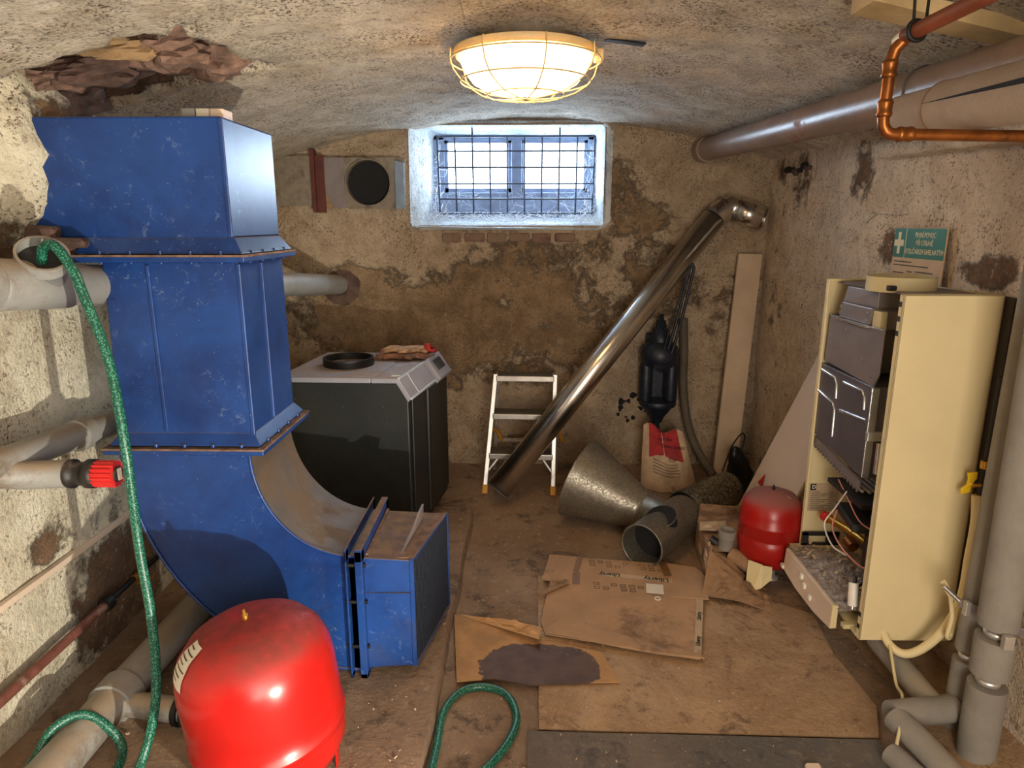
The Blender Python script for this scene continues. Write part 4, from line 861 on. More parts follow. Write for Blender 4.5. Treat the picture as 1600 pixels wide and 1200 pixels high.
# ------------------------------------------------------------------ hand pump on the back wall
pu = T('hand_pump', 'old blue-black cast iron hand pump mounted on the back wall', 'pump', (0.755, 3.76, 0.36))
MB().box((0.69, 3.80, 0.40), (0.82, 3.836, 0.80)).build('back_plate', 'pump', pu, bevel=0.01)
for x in (0.685, 0.825): MB().lathe([(0, 0.42), (0.034, 0.42), (0.034, 0.42), (0.037, 0.44), (0.037, 0.62), (0.032, 0.645), (0.032, 0.645), (0, 0.65)], (x, 3.732, 0), n=20).build('cylinder', 'pump', pu)
MB().lathe([(0, 0.40), (0.10, 0.40), (0.10, 0.40), (0.105, 0.415), (0.10, 0.43), (0.10, 0.43), (0, 0.43)], (0.755, 3.732, 0), n=24).build('lower_flange', 'pump', pu)
MB().lathe([(0, 0.30), (0.03, 0.30), (0.03, 0.30), (0.04, 0.33), (0.07, 0.37), (0.09, 0.402)], (0.755, 3.732, 0), n=24).build('base_funnel', 'pump', pu)
MB().lathe([(0, 0.63), (0.085, 0.63), (0.085, 0.63), (0.105, 0.655), (0.108, 0.70), (0.095, 0.74), (0.06, 0.765), (0.06, 0.765), (0, 0.765)], (0.755, 3.732, 0), n=28).build('head', 'pump', pu)
MB().lathe([(0.05, 0), (0.05, 0.02), (0.05, 0.02), (0.02, 0.03), (0.02, 0.03), (0, 0.035)], (0.755, 3.665, 0.655), (0, -1, 0), n=20).build('pivot_boss', 'pump', pu)
MB().lathe([(0.055, 0.755), (0.058, 0.79), (0.05, 0.80), (0.045, 0.83), (0.03, 0.84), (0.025, 0.88), (0.015, 0.885), (0.012, 0.915), (0, 0.918)], (0.755, 3.732, 0), n=20).build('top_dome', 'pump', pu)
lv = cat_path([(0.775, 3.65, 0.70), (0.825, 3.645, 0.92), (0.872, 3.645, 1.175)], 5)
MB().tube(lv, 0.008, 8).build('lever', 'pump', pu)
MB().tube([p+V(0.022, -0.004, -0.01) for p in lv], 0.008, 8).build('lever', 'pump', pu)
MB().tube([(0.872, 3.645, 1.175), (0.885, 3.643, 1.195), (0.894, 3.641, 1.165)], 0.010, 8).build('lever_end', 'pump', pu)
MB().tube([(0.755, 3.64, 0.72), (0.80, 3.64, 0.93), (0.868, 3.64, 1.17)], 0.004, 6).build('link_rod', 'pump', pu)
MB().tube([(0.748, 3.732, 0.31), (0.748, 3.732, 0.005)], 0.026, 16).build('down_pipe', 'pump', pu)
o = MB().tube(cat_path([(0.889, 3.79, 0.885), (0.900, 3.78, 0.70), (0.905, 3.77, 0.50), (0.935, 3.75, 0.30), (0.985, 3.70, 0.15), (1.06, 3.60, 0.03)], 6), 0.024, 16).build('suction_hose', 'rubberhose'); tag(o, 'thick grey rubber hose standing beside the hand pump', 'hose')

# ------------------------------------------------------------------ plank, leaning white panel, black bag
o = MB().hexa([(1.075, 3.655, 0.002), (1.195, 3.625, 0.002), (1.195, 3.647, 0.002), (1.075, 3.677, 0.002), (1.172, 3.80, 1.240), (1.292, 3.77, 1.240), (1.292, 3.792, 1.240), (1.172, 3.822, 1.240)]).build('plank', 'plank', None, bevel=0.002); tag(o, 'tall pale plank leaning in the right back corner', 'plank')
o = MB(); bb = cat_path([(1.17, 3.50, 0.0), (1.16, 3.45, 0.10), (1.13, 3.42, 0.24)], 4)
r = random.Random(11)
def bagf(u, v):
    a = 2*PI*u; rr = (0.07*(1-v)**0.6+0.012)*(1+0.35*nz(math.cos(a)*1.5, math.sin(a)*1.5, v*2, 1.6)); return V(1.19-0.07*v+rr*math.cos(a), 3.47-0.03*v+rr*math.sin(a)*0.8, 0.0+0.25*v)
o.grid(bagf, 28, 14); o = o.build('plastic_bag', 'bagblack'); tag(o, 'crumpled black plastic bag between the plank and the leaning panel', 'bag')
pa = T('cover_panel', 'pale boiler front cover leaning on the right wall behind the small red tank', 'panel', (1.03, 2.9, 0))
a, b, c, d = V(1.025, 3.085, 0.001), V(1.025, 2.66, 0.001), V(1.298, 2.56, 0.80), V(1.300, 2.945, 0.835)
nrm = (b-a).cross(d-a).normalized()
MB().prism([a, b, c, d], nrm*0.014).build('sheet', 'panelwhite', pa, bevel=0.004)
nn = nrm if nrm.x < 0 else -nrm
def onp(u, v): return a+(b-a)*u+(d-a)*v+nn*0.016
tri = MB().prism([onp(0.17, 0.275), onp(0.30, 0.265), onp(0.23, 0.34)], nn*0.001).build('warning_triangle', 'stickerred', pa)

# ------------------------------------------------------------------ galvanised funnel with T-piece
fn = T('funnel_with_tee', 'galvanised funnel joined to an open T-piece lying on the floor', 'flue fitting', (0.5, 2.9, 0))
Fa, Fb = V(0.275, 3.10, 0.198), V(0.545, 2.945, 0.105); fd_ = (Fb-Fa).normalized()
L = (Fb-Fa).length
MB().lathe([(0.196, -0.006), (0.200, -0.003), (0.197, 0.0), (0.197, 0.0), (0.10, L*0.93), (0.095, L), (0.095, L), (0.101, L+0.004), (0.095, L+0.008), (0.095, L+0.02), (0.101, L+0.024), (0.095, L+0.028), (0.093, L+0.07)], Fa, fd_, n=56).build('cone', 'galv', fn)
MB().lathe([(0, 0.02), (0.19, 0.02)], Fa, fd_, n=40).build('dark_mouth', 'castiron', fn)
TA, TB = V(0.74, 2.92, 0.098), V(0.492, 2.60, 0.095); td = (TB-TA).normalized(); TL = (TB-TA).length
te = MB().lathe([(0.0, 0.0), (0.088, 0.0), (0.088, 0.0), (0.092, 0.006), (0.092, TL-0.01), (0.095, TL), (0.095, TL), (0.088, TL), (0.088, TL), (0.086, TL-0.14), (0.086, TL-0.14), (0, TL-0.14)], TA, td, n=48).build('tee_body', 'galv', fn)
MB().lathe([(0, TL-0.10), (0.0865, TL-0.10)], TA, td, n=40).build('black_bore', 'flat_black', te)
MB().ring(TB, td, 0.092, 0.004, 44, 6).build('rolled_edge', 'galv', te)
hd = V(-0.30, -0.30, 0.9).normalized(); hc = sl(TA, TB, 0.56)+V(0.015, -0.01, 0)
MB().lathe([(0.062, 0.04), (0.062, 0.094), (0.066, 0.096), (0.066, 0.096), (0.062, 0.098), (0.058, 0.09), (0.0, 0.089)], hc, hd, n=32).build('top_opening', 'flat_black', te)
MB().ring(hc+hd*0.094, hd, 0.064, 0.003, 36, 6).build('opening_rim', 'galv', te)
MB().tube([Fb+fd_*0.02, sl(TA, TB, 0.38)], 0.092, 36, cap=False).build('neck', 'galv', fn)

bf = T('mottled_flue_pipe', 'short mottled dark flue pipe lying on the floor beside the funnel', 'flue pipe', (0.88, 3.05, 0))
Ba, Bb = V(0.748, 2.965, 0.098), V(1.02, 3.20, 0.110); bd_ = (Bb-Ba).normalized(); BL = (Bb-Ba).length
MB().lathe([(0.0, 0.03), (0.084, 0.03), (0.084, 0.03), (0.086, 0.0), (0.086, 0.0), (0.090, 0.0), (0.090, 0.0), (0.094, 0.012), (0.089, 0.025), (0.089, 0.04), (0.093, 0.05), (0.088, 0.06), (0.088, BL), (0.088, BL), (0.0, BL)], Ba, bd_, n=48).build('pipe', 'galv_dark', bf)
MB().lathe([(0, 0.012), (0.085, 0.012)], Ba, bd_, n=36).build('black_bore', 'flat_black', bf)
o = MB().tube(cat_path([(1.0, 3.24, 0.19), (1.09, 3.40, 0.27), (1.16, 3.46, 0.32), (1.17, 3.47, 0.25), (1.08, 3.42, 0.12)], 5), 0.004, 6).build('bent_wire', 'castiron'); tag(o, 'thin bent black wire sticking up behind the mottled flue pipe', 'wire')

# ------------------------------------------------------------------ sack of mortar
sk = T('mortar_sack', 'half-empty paper mortar sack with red print beside the funnel', 'sack', (0.79, 3.48, 0))
def sackp(u, v, back):
    x = 0.655+0.275*u; w_ = math.sin(PI*u)**0.6 if 0 < u < 1 else 0
    bul = 0.085*w_*(1-v)**0.5*(0.4+0.6*math.cos(v*1.3))
    top = 0.335-0.05*u+0.02*math.sin(u*9)
    xs_ = 0.79+(x-0.79)*(1.12-0.34*v)-0.035*v
    y = 3.50+0.05*v+(bul if back else -bul)+nz(u*3, v*3, 4+back, 1.5)*0.012
    return V(xs_, y, 0.0+top*v+0.0)
mb = MB(); mb.grid(lambda u, v: sackp(u, v, 0), 22, 22); mb.grid(lambda u, v: sackp(1-u, v, 1), 22, 22)
mb.build('bag', 'sack', sk)
def sp_(u, v): return sackp(u, v, 0)+V(0, -0.003, 0.001)
def redf(u, v):
    uu = 0.13+0.70*u; lowv = 0.46+(0.14 if False else 0.16*(1-abs(uu-0.45)/0.4)); return sp_(uu, lowv+(1.0-lowv)*v)
MB().grid(redf, 20, 14).build('red_print', 'sackred', sk)
MB().grid(lambda u, v: sp_(0.445+0.014*u, 0.6+0.39*v)+V(0, -0.0015, 0), 1, 12).build('white_fold_line', 'paper', sk)
for i, (s, vv_, sz) in enumerate((("Color-Beton", 0.93, 0.030), ("Dicke Spezial", 0.80, 0.027))):
    q = sp_(0.50, vv_)+V(0, -0.006, 0); text(s, 'lettering', 'ink', sk, q-V(0.06 if i == 0 else 0.02, 0.004, 0), (1, -0.02, -0.12), (0.12, 0.1, 1), sz, squeeze=0.85)
mb = MB()
for i in range(5):
    v0 = 0.50+0.035*i; mb.grid(lambda u, v, v0=v0: sp_(0.53+0.24*u, v0+0.03+0.010*v)+V(0, -0.0025, 0), 6, 1)
for i in range(5):
    v0 = 0.28+0.05*i; mb.grid(lambda u, v, v0=v0: sp_(0.2+0.5*u, v0-0.03*u+0.010*v)+V(0, -0.0025, 0), 8, 1)
mb.build('small_print', 'greyink', sk)

# ------------------------------------------------------------------ pipes under the vault on the right
cpz = T('ceiling_pipe', 'thick glossy grey-brown iron pipe running under the vault along the right side', 'pipe', (1.0, 2.6, 1.75))
MB().tube([(0.955, 3.83, 1.782), (1.05, 0.6, 1.690)], 0.058, 32).build('pipe_run', 'ironpaint', cpz)
MB().lathe([(0.058, 0), (0.066, 0.0), (0.066, 0.0), (0.066, 0.09), (0.066, 0.09), (0.058, 0.095)], (0.957, 3.74, 1.779), (-0.03, 1, 0.028), n=32).build('end_socket', 'ironpaint', cpz)
MB().ring((1.013, 1.86, 1.726), (0.03, -1, -0.028), 0.0585, 0.004, 36, 6).build('joint_band', 'zinc_dark', cpz)
fo = T('foam_pipe', 'beige-grey foam insulated pipe with a slit, beneath the thick ceiling pipe', 'pipe', (0.9, 1.5, 1.64))
fa, fb = V(0.902, 1.775, 1.650), V(0.900, 0.5, 1.600); fdir = (fb-fa).normalized()
MB().lathe([(0.0, -0.012), (0.028, -0.010), (0.042, 0.0), (0.049, 0.02), (0.050, 0.21), (0.050, 0.21), (0.0, 0.21)], fa, fdir, n=32).build('front_sleeve', 'foam_warm', fo)
mb = MB().lathe([(0.0, 0.208), (0.055, 0.208), (0.055, 0.208), (0.056, 1.2), (0.056, 1.2), (0, 1.2)], fa, fdir, n=36); mb.build('rear_sleeve', 'foam_warm', fo)
sd = V(-0.90, 0, 0.12).normalized(); sd = (sd-fdir*sd.dot(fdir)).normalized()
MB().prism([fa+fdir*0.212+sd*0.0550, fa+fdir*0.6+sd*0.0555+V(0, 0, 0.006), fa+fdir*0.6+sd*0.0555-V(0, 0, 0.006)], sd*0.0015).build('slit', 'flat_black', fo)
MB().ring(fa+fdir*0.21, fdir, 0.0535, 0.003, 36, 6).build('joint_band', 'tape', fo)
# plaster ledge the foam pipe rests against
mb = MB(); mb.hexa([(1.23, 1.2, 1.585), (1.34, 1.2, 1.585), (1.34, 2.6, 1.62), (1.25, 2.6, 1.63), (1.20, 1.2, 1.615), (1.34, 1.2, 1.70), (1.34, 2.6, 1.72), (1.24, 2.6, 1.68)]); lg = struct(mb.build('trim_5', 'wall_right', None, bevel=0.03, seg=3)); add_peel(lg, lambda p: 0.1)
cu_ = T('copper_pipe', 'copper pipe bending down from the vault and running into the right wall', 'pipe', (0.7, 1.4, 1.57))
MB().tube([(0.7070, 1.3869, 1.7369), (0.6956, 1.4000, 1.7194), (0.6895, 1.4000, 1.6931), (0.6886, 1.4000, 1.5969), (0.6904, 1.4000, 1.5837), (0.6965, 1.4000, 1.5741), (0.7053, 1.4000, 1.5689), (0.7175, 1.4000, 1.5680), (1.3519, 1.4000, 1.5575)], 0.011, 18).build('tube', 'copper', cu_)
MB().lathe([(0.011, -0.016), (0.0136, -0.014), (0.0146, -0.009), (0.0132, -0.005), (0.0132, 0.005), (0.0146, 0.009), (0.0136, 0.014), (0.011, 0.016)], (0.6891, 1.4000, 1.6844), (0, 0, 1), n=20).build('press_fitting', 'copper', cu_)
MB().lathe([(0.011, -0.016), (0.0136, -0.014), (0.0146, -0.009), (0.0132, -0.005), (0.0132, 0.005), (0.0146, 0.009), (0.0136, 0.014), (0.011, 0.016)], (0.6891, 1.4000, 1.6144), (0, 0, 1), n=20).build('press_fitting', 'copper', cu_)
MB().lathe([(0.011, -0.016), (0.0136, -0.014), (0.0146, -0.009), (0.0132, -0.005), (0.0132, 0.005), (0.0146, 0.009), (0.0136, 0.014), (0.011, 0.016)], (0.7332, 1.4000, 1.5680), (1, 0, 0), n=20).build('press_fitting', 'copper', cu_)
MB().lathe([(0.0, -0.02), (0.0128, -0.02), (0.0128, -0.02), (0.0128, 0.0), (0.0128, 0.0), (0, 0)], (0.7053, 1.3895, 1.7386), (0.12, -0.9, 0.25), n=18).build('white_collar', 'whiteplastic', cu_)
bp = T('brown_pipe', 'red-brown painted pipe hung from the vault in the top right corner', 'pipe', (0.7175, 1.3125, 1.7500))
MB().tube([(0.7061, 1.3869, 1.7395), (0.7394, 1.1900, 1.7552), (0.7875, 0.8750, 1.7763)], 0.014, 18).build('tube', 'brownpipe', bp)
MB().ring((0.7105, 1.3606, 1.7412), (0.12, -0.9, 0.07), 0.017, 0.0045, 24, 8).build('clamp', 'castiron', bp)
MB().tube([(0.704, 1.362, 1.755), (0.700, 1.372, 1.89)], 0.003, 6).build('hanger_screw', 'castiron', bp)
MB().tube([(0.726, 1.362, 1.755), (0.732, 1.372, 1.885)], 0.003, 6).build('hanger_screw', 'castiron', bp)
o = MB().hexa([(0.70, 1.62, 1.838), (1.12, 1.70, 1.785), (1.12, 1.62, 1.785), (0.70, 1.52, 1.838), (0.70, 1.62, 1.868), (1.12, 1.70, 1.82), (1.12, 1.62, 1.82), (0.70, 1.52, 1.868)][:4][::-1]+[(0.70, 1.52, 1.868), (1.12, 1.62, 1.82), (1.12, 1.70, 1.82), (0.70, 1.62, 1.868)]).build('timber_batten', 'beam', None, bevel=0.002); tag(o, 'pale timber batten fixed under the vault at top right', 'batten')

# ------------------------------------------------------------------ first aid sign
sg = T('first_aid_sign', 'green and cream first aid sign on the right wall above the boiler', 'sign', (1.30, 2.33, 1.10))
Xs = 1.312
def sgp(y, z, o=0.0): return V(Xs-o, y, z)
MB().hexa([(Xs, 2.182, 1.17), (Xs+0.004, 2.182, 1.17), (Xs+0.004, 2.485, 1.17), (Xs, 2.485, 1.17), (Xs, 2.182, 1.386), (Xs+0.004, 2.182, 1.386), (Xs+0.004, 2.485, 1.386), (Xs, 2.485, 1.386)]).build('board', 'signpaper', sg)
gb = MB().box((Xs-0.001, 2.184, 1.286), (Xs, 2.483, 1.384)).build('green_header', 'signgreen', sg)
mb = MB(); mb.box((Xs-0.002, 2.441, 1.298), (Xs-0.001, 2.457, 1.372)); mb.box((Xs-0.0023, 2.420, 1.324), (Xs-0.0012, 2.478, 1.346)); mb.build('white_cross', 'signtext', gb)
MB().box((Xs-0.002, 2.4075, 1.286), (Xs-0.001, 2.4095, 1.384)).build('divider', 'signtext', gb)
for s, z in (("PRVNÍ POMOC", 1.362), ("PŘI OTRAVĚ", 1.336), ("KYSLIČNÍKEM UHELNATÝM", 1.308)):
    text(s, 'lettering', 'signtext', gb, (Xs-0.0016, 2.295, z), (0, -1, 0), (0, 0, 1), 0.024, 'CENTER', 0.0002, 0.74)
mb = MB()
for (ya, yb, z) in ((2.47, 2.36, 1.272), (2.47, 2.26, 1.260), (2.47, 2.40, 1.234), (2.38, 2.35, 1.240), (2.33, 2.23, 1.242), (2.47, 2.41, 1.226), (2.33, 2.23, 1.234), (2.47, 2.40, 1.218), (2.33, 2.24, 1.226), (2.47, 2.30, 1.205), (2.47, 2.28, 1.195)): mb.box((Xs-0.001, yb, z-0.0016), (Xs, ya, z+0.0016))
mb.build('small_print', 'ink', sg)

# ------------------------------------------------------------------ opened gas boiler on the right wall
bo_ = T('gas_boiler', 'cream wall-hung gas boiler with its front cover removed', 'boiler', (1.16, 2.13, 0.16))
mb = MB(); mb.box((1.022, 1.850, 0.165), (1.290, 1.857, 1.215)); mb.box((1.022, 1.850, 0.165), (1.029, 1.872, 1.215)); mb.box((1.022, 1.850, 1.208), (1.290, 1.872, 1.215)); mb.build('near_side_panel', 'cream', bo_, bevel=0.003)
for z in (0.20, 0.24, 1.10, 1.14, 1.18): MB().box((1.0205, 1.856, z), (1.023, 1.868, z+0.014)).build('slot', 'darkmetal', bo_)
mb = MB(); mb.box((1.066, 2.414, 0.19), (1.290, 2.421, 1.213)); mb.box((1.060, 2.402, 0.19), (1.067, 2.421, 1.213)); mb.box((1.066, 2.40, 1.206), (1.29, 2.421, 1.213)); mb.build('far_side_panel', 'cream', bo_, bevel=0.002)
MB().box((1.285, 1.852, 0.20), (1.292, 2.42, 1.21)).build('back_plate', 'cream_old', bo_)
MB().box((1.292, 1.815, 0.22), (1.325, 2.40, 1.205)).build('wall_gap_shade', 'darkmetal', bo_)  # dark box put in for the shadow between boiler and wall
MB().hexa([(1.02, 1.87, 0.168), (1.285, 1.87, 0.168), (1.285, 2.41, 0.20), (1.02, 2.41, 0.20), (1.02, 1.87, 0.176), (1.285, 1.87, 0.176), (1.285, 2.41, 0.208), (1.02, 2.41, 0.208)]).build('bottom_tray', 'cream_old', bo_)
# flue outlet ring on top
rg = MB().lathe([(0.090, 1.20), (0.096, 1.20), (0.096, 1.20), (0.096, 1.244), (0.096, 1.244), (0.092, 1.246), (0.089, 1.244), (0.089, 1.244), (0.089, 1.20)], (1.150, 2.11, 0), n=48).build('flue_ring', 'cream_old', bo_)
MB().lathe([(0, 1.21), (0.0895, 1.21)], (1.150, 2.11, 0), n=40).build('dark_bore', 'flat_black', rg)
MB().box((1.075, 2.03, 1.206), (1.10, 2.05, 1.222)).build('ring_clip', 'darkmetal', rg, bevel=0.003)
MB().hexa([(1.09, 1.95, 1.200), (1.285, 1.95, 1.200), (1.285, 2.40, 1.200), (1.09, 2.40, 1.200), (1.10, 1.96, 1.207), (1.285, 1.96, 1.207), (1.285, 2.39, 1.207), (1.10, 2.39, 1.207)]).build('top_plate', 'zinc', bo_)
# draught hood
h1 = MB().hexa([(1.085, 2.105, 1.146), (1.275, 2.105, 1.146), (1.275, 2.30, 1.146), (1.068, 2.296, 1.146), (1.085, 2.105, 1.199), (1.275, 2.105, 1.199), (1.275, 2.29, 1.199), (1.072, 2.284, 1.199)]).build('draught_hood', 'zinc', bo_, bevel=0.003)
h2 = MB().hexa([(1.072, 2.118, 1.093), (1.275, 2.10, 1.093), (1.275, 2.315, 1.093), (1.066, 2.312, 1.093), (1.070, 2.104, 1.146), (1.275, 2.104, 1.146), (1.275, 2.30, 1.146), (1.066, 2.298, 1.146)]).build('hood_skirt', 'zinc', bo_, bevel=0.003)
MB().box((1.076, 2.06, 1.075), (1.098, 2.108, 1.140)).build('pale_bracket', 'cream_old', bo_, bevel=0.003)
MB().box((1.098, 2.07, 1.085), (1.20, 2.108, 1.140)).build('hood_duct', 'zinc', bo_, bevel=0.003)
for y, z in ((2.30, 1.13), (2.30, 1.11), (2.12, 1.13), (2.12, 1.105)): MB().lathe([(0.005, 0), (0.005, 0.003), (0.005, 0.003), (0, 0.004)], (1.066, y, z), (-1, 0, 0), n=10).build('screw', 'ribmetal', h2)
MB().box((1.055, 2.10, 1.086), (1.068, 2.32, 1.092)).build('drip_edge', 'ribmetal', bo_)
# heat shield
MB().prism([(1.070, 2.395, 0.925), (1.070, 2.385, 1.092), (1.070, 2.02, 1.092), (1.070, 2.02, 0.955), (1.070, 2.045, 0.912)], (0.006, 0, 0)).build('heat_shield', 'zinc', bo_, bevel=0.002)
MB().box((1.076, 2.16, 0.93), (1.27, 2.40, 1.09)).build('shield_box', 'zinc_dark', bo_)
for y, z in ((2.25, 1.06), (2.12, 1.03), (2.34, 0.98), (2.12, 0.985), (2.06, 0.94)): MB().lathe([(0.004, 0), (0.004, 0.003), (0.004, 0.003), (0, 0.004)], (1.069, y, z), (-1, 0, 0), n=10).build('rivet', 'ribmetal', bo_)
# heat exchanger with embossed ribs
he = MB().hexa([(1.066, 2.03, 0.620), (1.27, 2.03, 0.620), (1.27, 2.412, 0.650), (1.066, 2.412, 0.650), (1.066, 2.03, 0.914), (1.27, 2.03, 0.914), (1.27, 2.412, 0.914), (1.066, 2.412, 0.914)]).build('heat_exchanger', 'zinc_dark', bo_, bevel=0.003)
for pts in ([(2.393, 0.893), (2.285, 0.887), (2.270, 0.87), (2.266, 0.819)], [(2.221, 0.886), (2.09, 0.888), (2.075, 0.87), (2.072, 0.832)], [(2.405, 0.814), (2.28, 0.798), (2.266, 0.78), (2.263, 0.683)], [(2.225, 0.788), (2.05, 0.803)]):
    MB().tube([(1.066, y, z) for y, z in pts], 0.006, 8).build('embossed_rib', 'ribmetal', he)
MB().box((1.060, 2.026, 0.622), (1.085, 2.034, 0.912)).build('lit_corner_strip', 'ribmetal', he, bevel=0.002)  # brighter metal puts the light on the folded corner into the colour
MB().box((1.058, 2.015, 0.745), (1.12, 2.032, 0.775)).build('clamp_plate', 'alu', he, bevel=0.003)
MB().box((1.115, 2.012, 0.81), (1.165, 2.032, 0.885)).build('round_boss', 'zinc', he, bevel=0.012, seg=3)
MB().tube([(1.10, 2.02, 0.74), (1.10, 2.018, 0.64)], 0.010, 12).build('vertical_pipe', 'ribmetal', he)
MB().lathe([(0.0, 0), (0.022, 0), (0.022, 0), (0.026, 0.02), (0.018, 0.03), (0.018, 0.03), (0, 0.028)], (1.12, 2.00, 0.59), (0, -1, 0), n=24).build('fan_port', 'blackplastic', bo_)
MB().tube([(1.13, 2.0, 0.60), (1.19, 1.99, 0.60), (1.24, 1.99, 0.70)], 0.02, 14).build('black_elbow', 'blackplastic', bo_)
# toothed burner rail and burner bars
mb = MB(); P_, Q_ = V(1.072, 2.412, 0.640), V(1.072, 2.06, 0.600)
mb.prism([P_, Q_, Q_-V(0, 0, 0.03), P_-V(0, 0, 0.03)], (0.006, 0, 0))
for i in range(16):
    q = sl(P_, Q_, (i+0.5)/16)-V(0, 0, 0.03); mb.prism([q+V(0, 0.008, 0), q-V(0, 0.008, 0), q-V(0, 0, 0.014)], (0.006, 0, 0))
mb.build('toothed_rail', 'zinc', bo_)
for i in range(5): MB().bar((1.10+0.025*i, 2.08, 0.555-0.004*i), (1.10+0.025*i, 2.30, 0.565-0.004*i), 0.010, 0.012).build('burner_bar', 'alu', bo_, bevel=0.003)
MB().box((1.09, 2.06, 0.50), (1.25, 2.31, 0.515)).build('burner_tray', 'darkmetal', bo_)
MB().box((1.12, 1.90, 0.45), (1.27, 2.05, 0.56)).build('copper_manifold', 'copper', bo_, bevel=0.01)
# rating plate on the far side panel
rl = MB().box((1.075, 2.412, 0.340), (1.185, 2.414, 0.452)).build('rating_plate', 'pallabel', bo_)
MB().box((1.078, 2.4105, 0.425), (1.098, 2.412, 0.449)).build('logo_box', 'ink', rl)
text('D', 'logo_letter', 'paper', rl, (1.0825, 2.410, 0.437), (1, 0, 0), (0, 0, 1), 0.020, bold=0.0004)
mb = MB()
for i in range(10): mb.box((1.082, 2.411, 0.416-0.0075*i), (1.115+0.02*((i*5) % 3), 2.412, 0.4175-0.0075*i)); mb.box((1.150, 2.411, 0.416-0.0075*i), (1.165+0.005*((i*7) % 3), 2.412, 0.4175-0.0075*i))
mb.build('plate_print', 'ink', rl)
mb = MB()
for a, b in (((1.058, 2.395, 0.205), (1.20, 2.402, 0.218)), ((1.058, 2.395, 0.245), (1.20, 2.402, 0.262)), ((1.058, 2.395, 0.205), (1.085, 2.402, 0.262)), ((1.15, 2.395, 0.205), (1.20, 2.402, 0.262))): mb.box(a, b)
mb.build('dark_mounting_frame', 'darkmetal', bo_, bevel=0.003)
# valve, gas block, wiring
MB().lathe([(0, 0), (0.018, 0), (0.018, 0), (0.019, 0.026), (0.019, 0.026), (0, 0.026)], (1.115, 2.36, 0.345), (0.25, -1, 0), n=20).build('red_knob', 'redplastic', bo_)
MB().tube([(1.122, 2.335, 0.345), (1.15, 2.24, 0.345), (1.17, 2.05, 0.35)], 0.014, 14).build('valve_body', 'brass', bo_)
MB().lathe([(0, 0), (0.02, 0), (0.02, 0), (0.02, 0.04), (0.02, 0.04), (0, 0.04)], (1.13, 2.20, 0.325), (0.1, -1, -0.2), n=18).build('copper_joint', 'copper', bo_)
MB().hexa([(1.09, 2.10, 0.40), (1.19, 2.06, 0.40), (1.20, 2.24, 0.42), (1.10, 2.26, 0.42), (1.09, 2.11, 0.43), (1.19, 2.07, 0.43), (1.20, 2.23, 0.45), (1.10, 2.25, 0.45)]).build('black_connector', 'blackplastic', bo_, bevel=0.005)
MB().box((1.13, 1.93, 0.28), (1.24, 2.10, 0.40)).build('gas_block', 'blackplastic', bo_, bevel=0.006)
MB().tube([(1.20, 2.35, 0.30), (1.20, 2.0, 0.30)], 0.02, 14).build('gas_pipe', 'zinc_dark', bo_)
MB().tube(cat_path([(1.09, 2.165, 0.52), (1.08, 2.215, 0.435), (1.06, 2.232, 0.37), (1.06, 2.16, 0.325), (1.07, 2.08, 0.33)], 6), 0.003, 6).build('white_wire', 'wirew', bo_)
MB().tube(cat_path([(1.09, 2.215, 0.43), (1.06, 2.171, 0.384), (1.05, 2.075, 0.36), (1.06, 1.968, 0.35), (1.08, 1.93, 0.36)], 6), 0.003, 6).build('pink_wire', 'wirep', bo_)
MB().tube(cat_path([(1.10, 2.25, 0.53), (1.09, 2.15, 0.50), (1.09, 2.06, 0.46), (1.10, 1.98, 0.46)], 6), 0.0025, 6).build('pink_wire', 'wirep', bo_)
MB().tube(cat_path([(1.14, 2.02, 0.31), (1.08, 1.99, 0.27), (1.05, 1.955, 0.29), (1.038, 1.945, 0.325), (1.03, 1.935, 0.30)], 6), 0.0045, 8).build('black_cable', 'blackplastic', bo_)
# hinged lower fascia and the rubbish caught in the tray
MB().prism([(0.988, 2.360, 0.214), (0.988, 1.965, 0.214), (0.984, 1.960, 0.132), (0.982, 2.08, 0.118), (0.982, 2.24, 0.116), (0.984, 2.362, 0.128)], (0.014, 0, 0)).build('hinged_fascia', 'panelwhite', bo_, bevel=0.003)
MB().box((0.986, 1.958, 0.135), (1.005, 1.972, 0.215)).build('fascia_end', 'cream', bo_, bevel=0.002)
MB().box((1.0, 1.905, 0.168), (1.06, 1.925, 0.182)).build('tray_lip', 'cream_old', bo_)
for y, z in ((2.20, 0.185), (2.17, 0.165), (2.12, 0.15)): MB().box((0.978, y-0.012, z-0.008), (0.990, y+0.006, z+0.010)).build('stub', 'whiteplastic', bo_, bevel=0.003)
MB().box((0.978, 2.352, 0.13), (0.995, 2.375, 0.145)).build('hinge_pin', 'whiteplastic', bo_, bevel=0.002)
mb = MB()
def deb(u, v):
    x = 1.0+0.24*u; y = 1.945+0.445*v; e_ = math.sin(PI*min(max(u, 0.0), 1))*math.sin(PI*v); return V(x, y, 0.208+0.018*e_+nz(x, y, 0, 22)*0.010)
mb.grid(deb, 30, 50, False); stuff(mb.build('dust_and_rubbish', 'debris', bo_))
r = random.Random(21)
mb = MB()
for i in range(34):
    x, y = 1.02+0.18*r.random(), 1.97+0.40*r.random(); a = r.random()*PI; l_ = 0.006+0.016*r.random()
    mb.bar((x, y, 0.226+0.01*r.random()), (x+l_*math.cos(a), y+l_*math.sin(a), 0.228+0.012*r.random()), 0.005+0.006*r.random(), 0.002)
stuff(mb.build('paint_flakes', 'pallabel', bo_))
cpd = V(-0.12, -0.35, -0.93).normalized()
cpt = T('capacitor', 'small white cylinder capacitor dangling in the open boiler base', 'capacitor', (1.022, 1.925, 0.24))
MB().lathe([(0, 0), (0.013, 0.0), (0.013, 0), (0.0145, 0.003), (0.0145, 0.068), (0.012, 0.071), (0.012, 0.071), (0, 0.071)], V(1.032, 1.938, 0.308), cpd, n=22).build('can', 'whiteplastic', cpt)
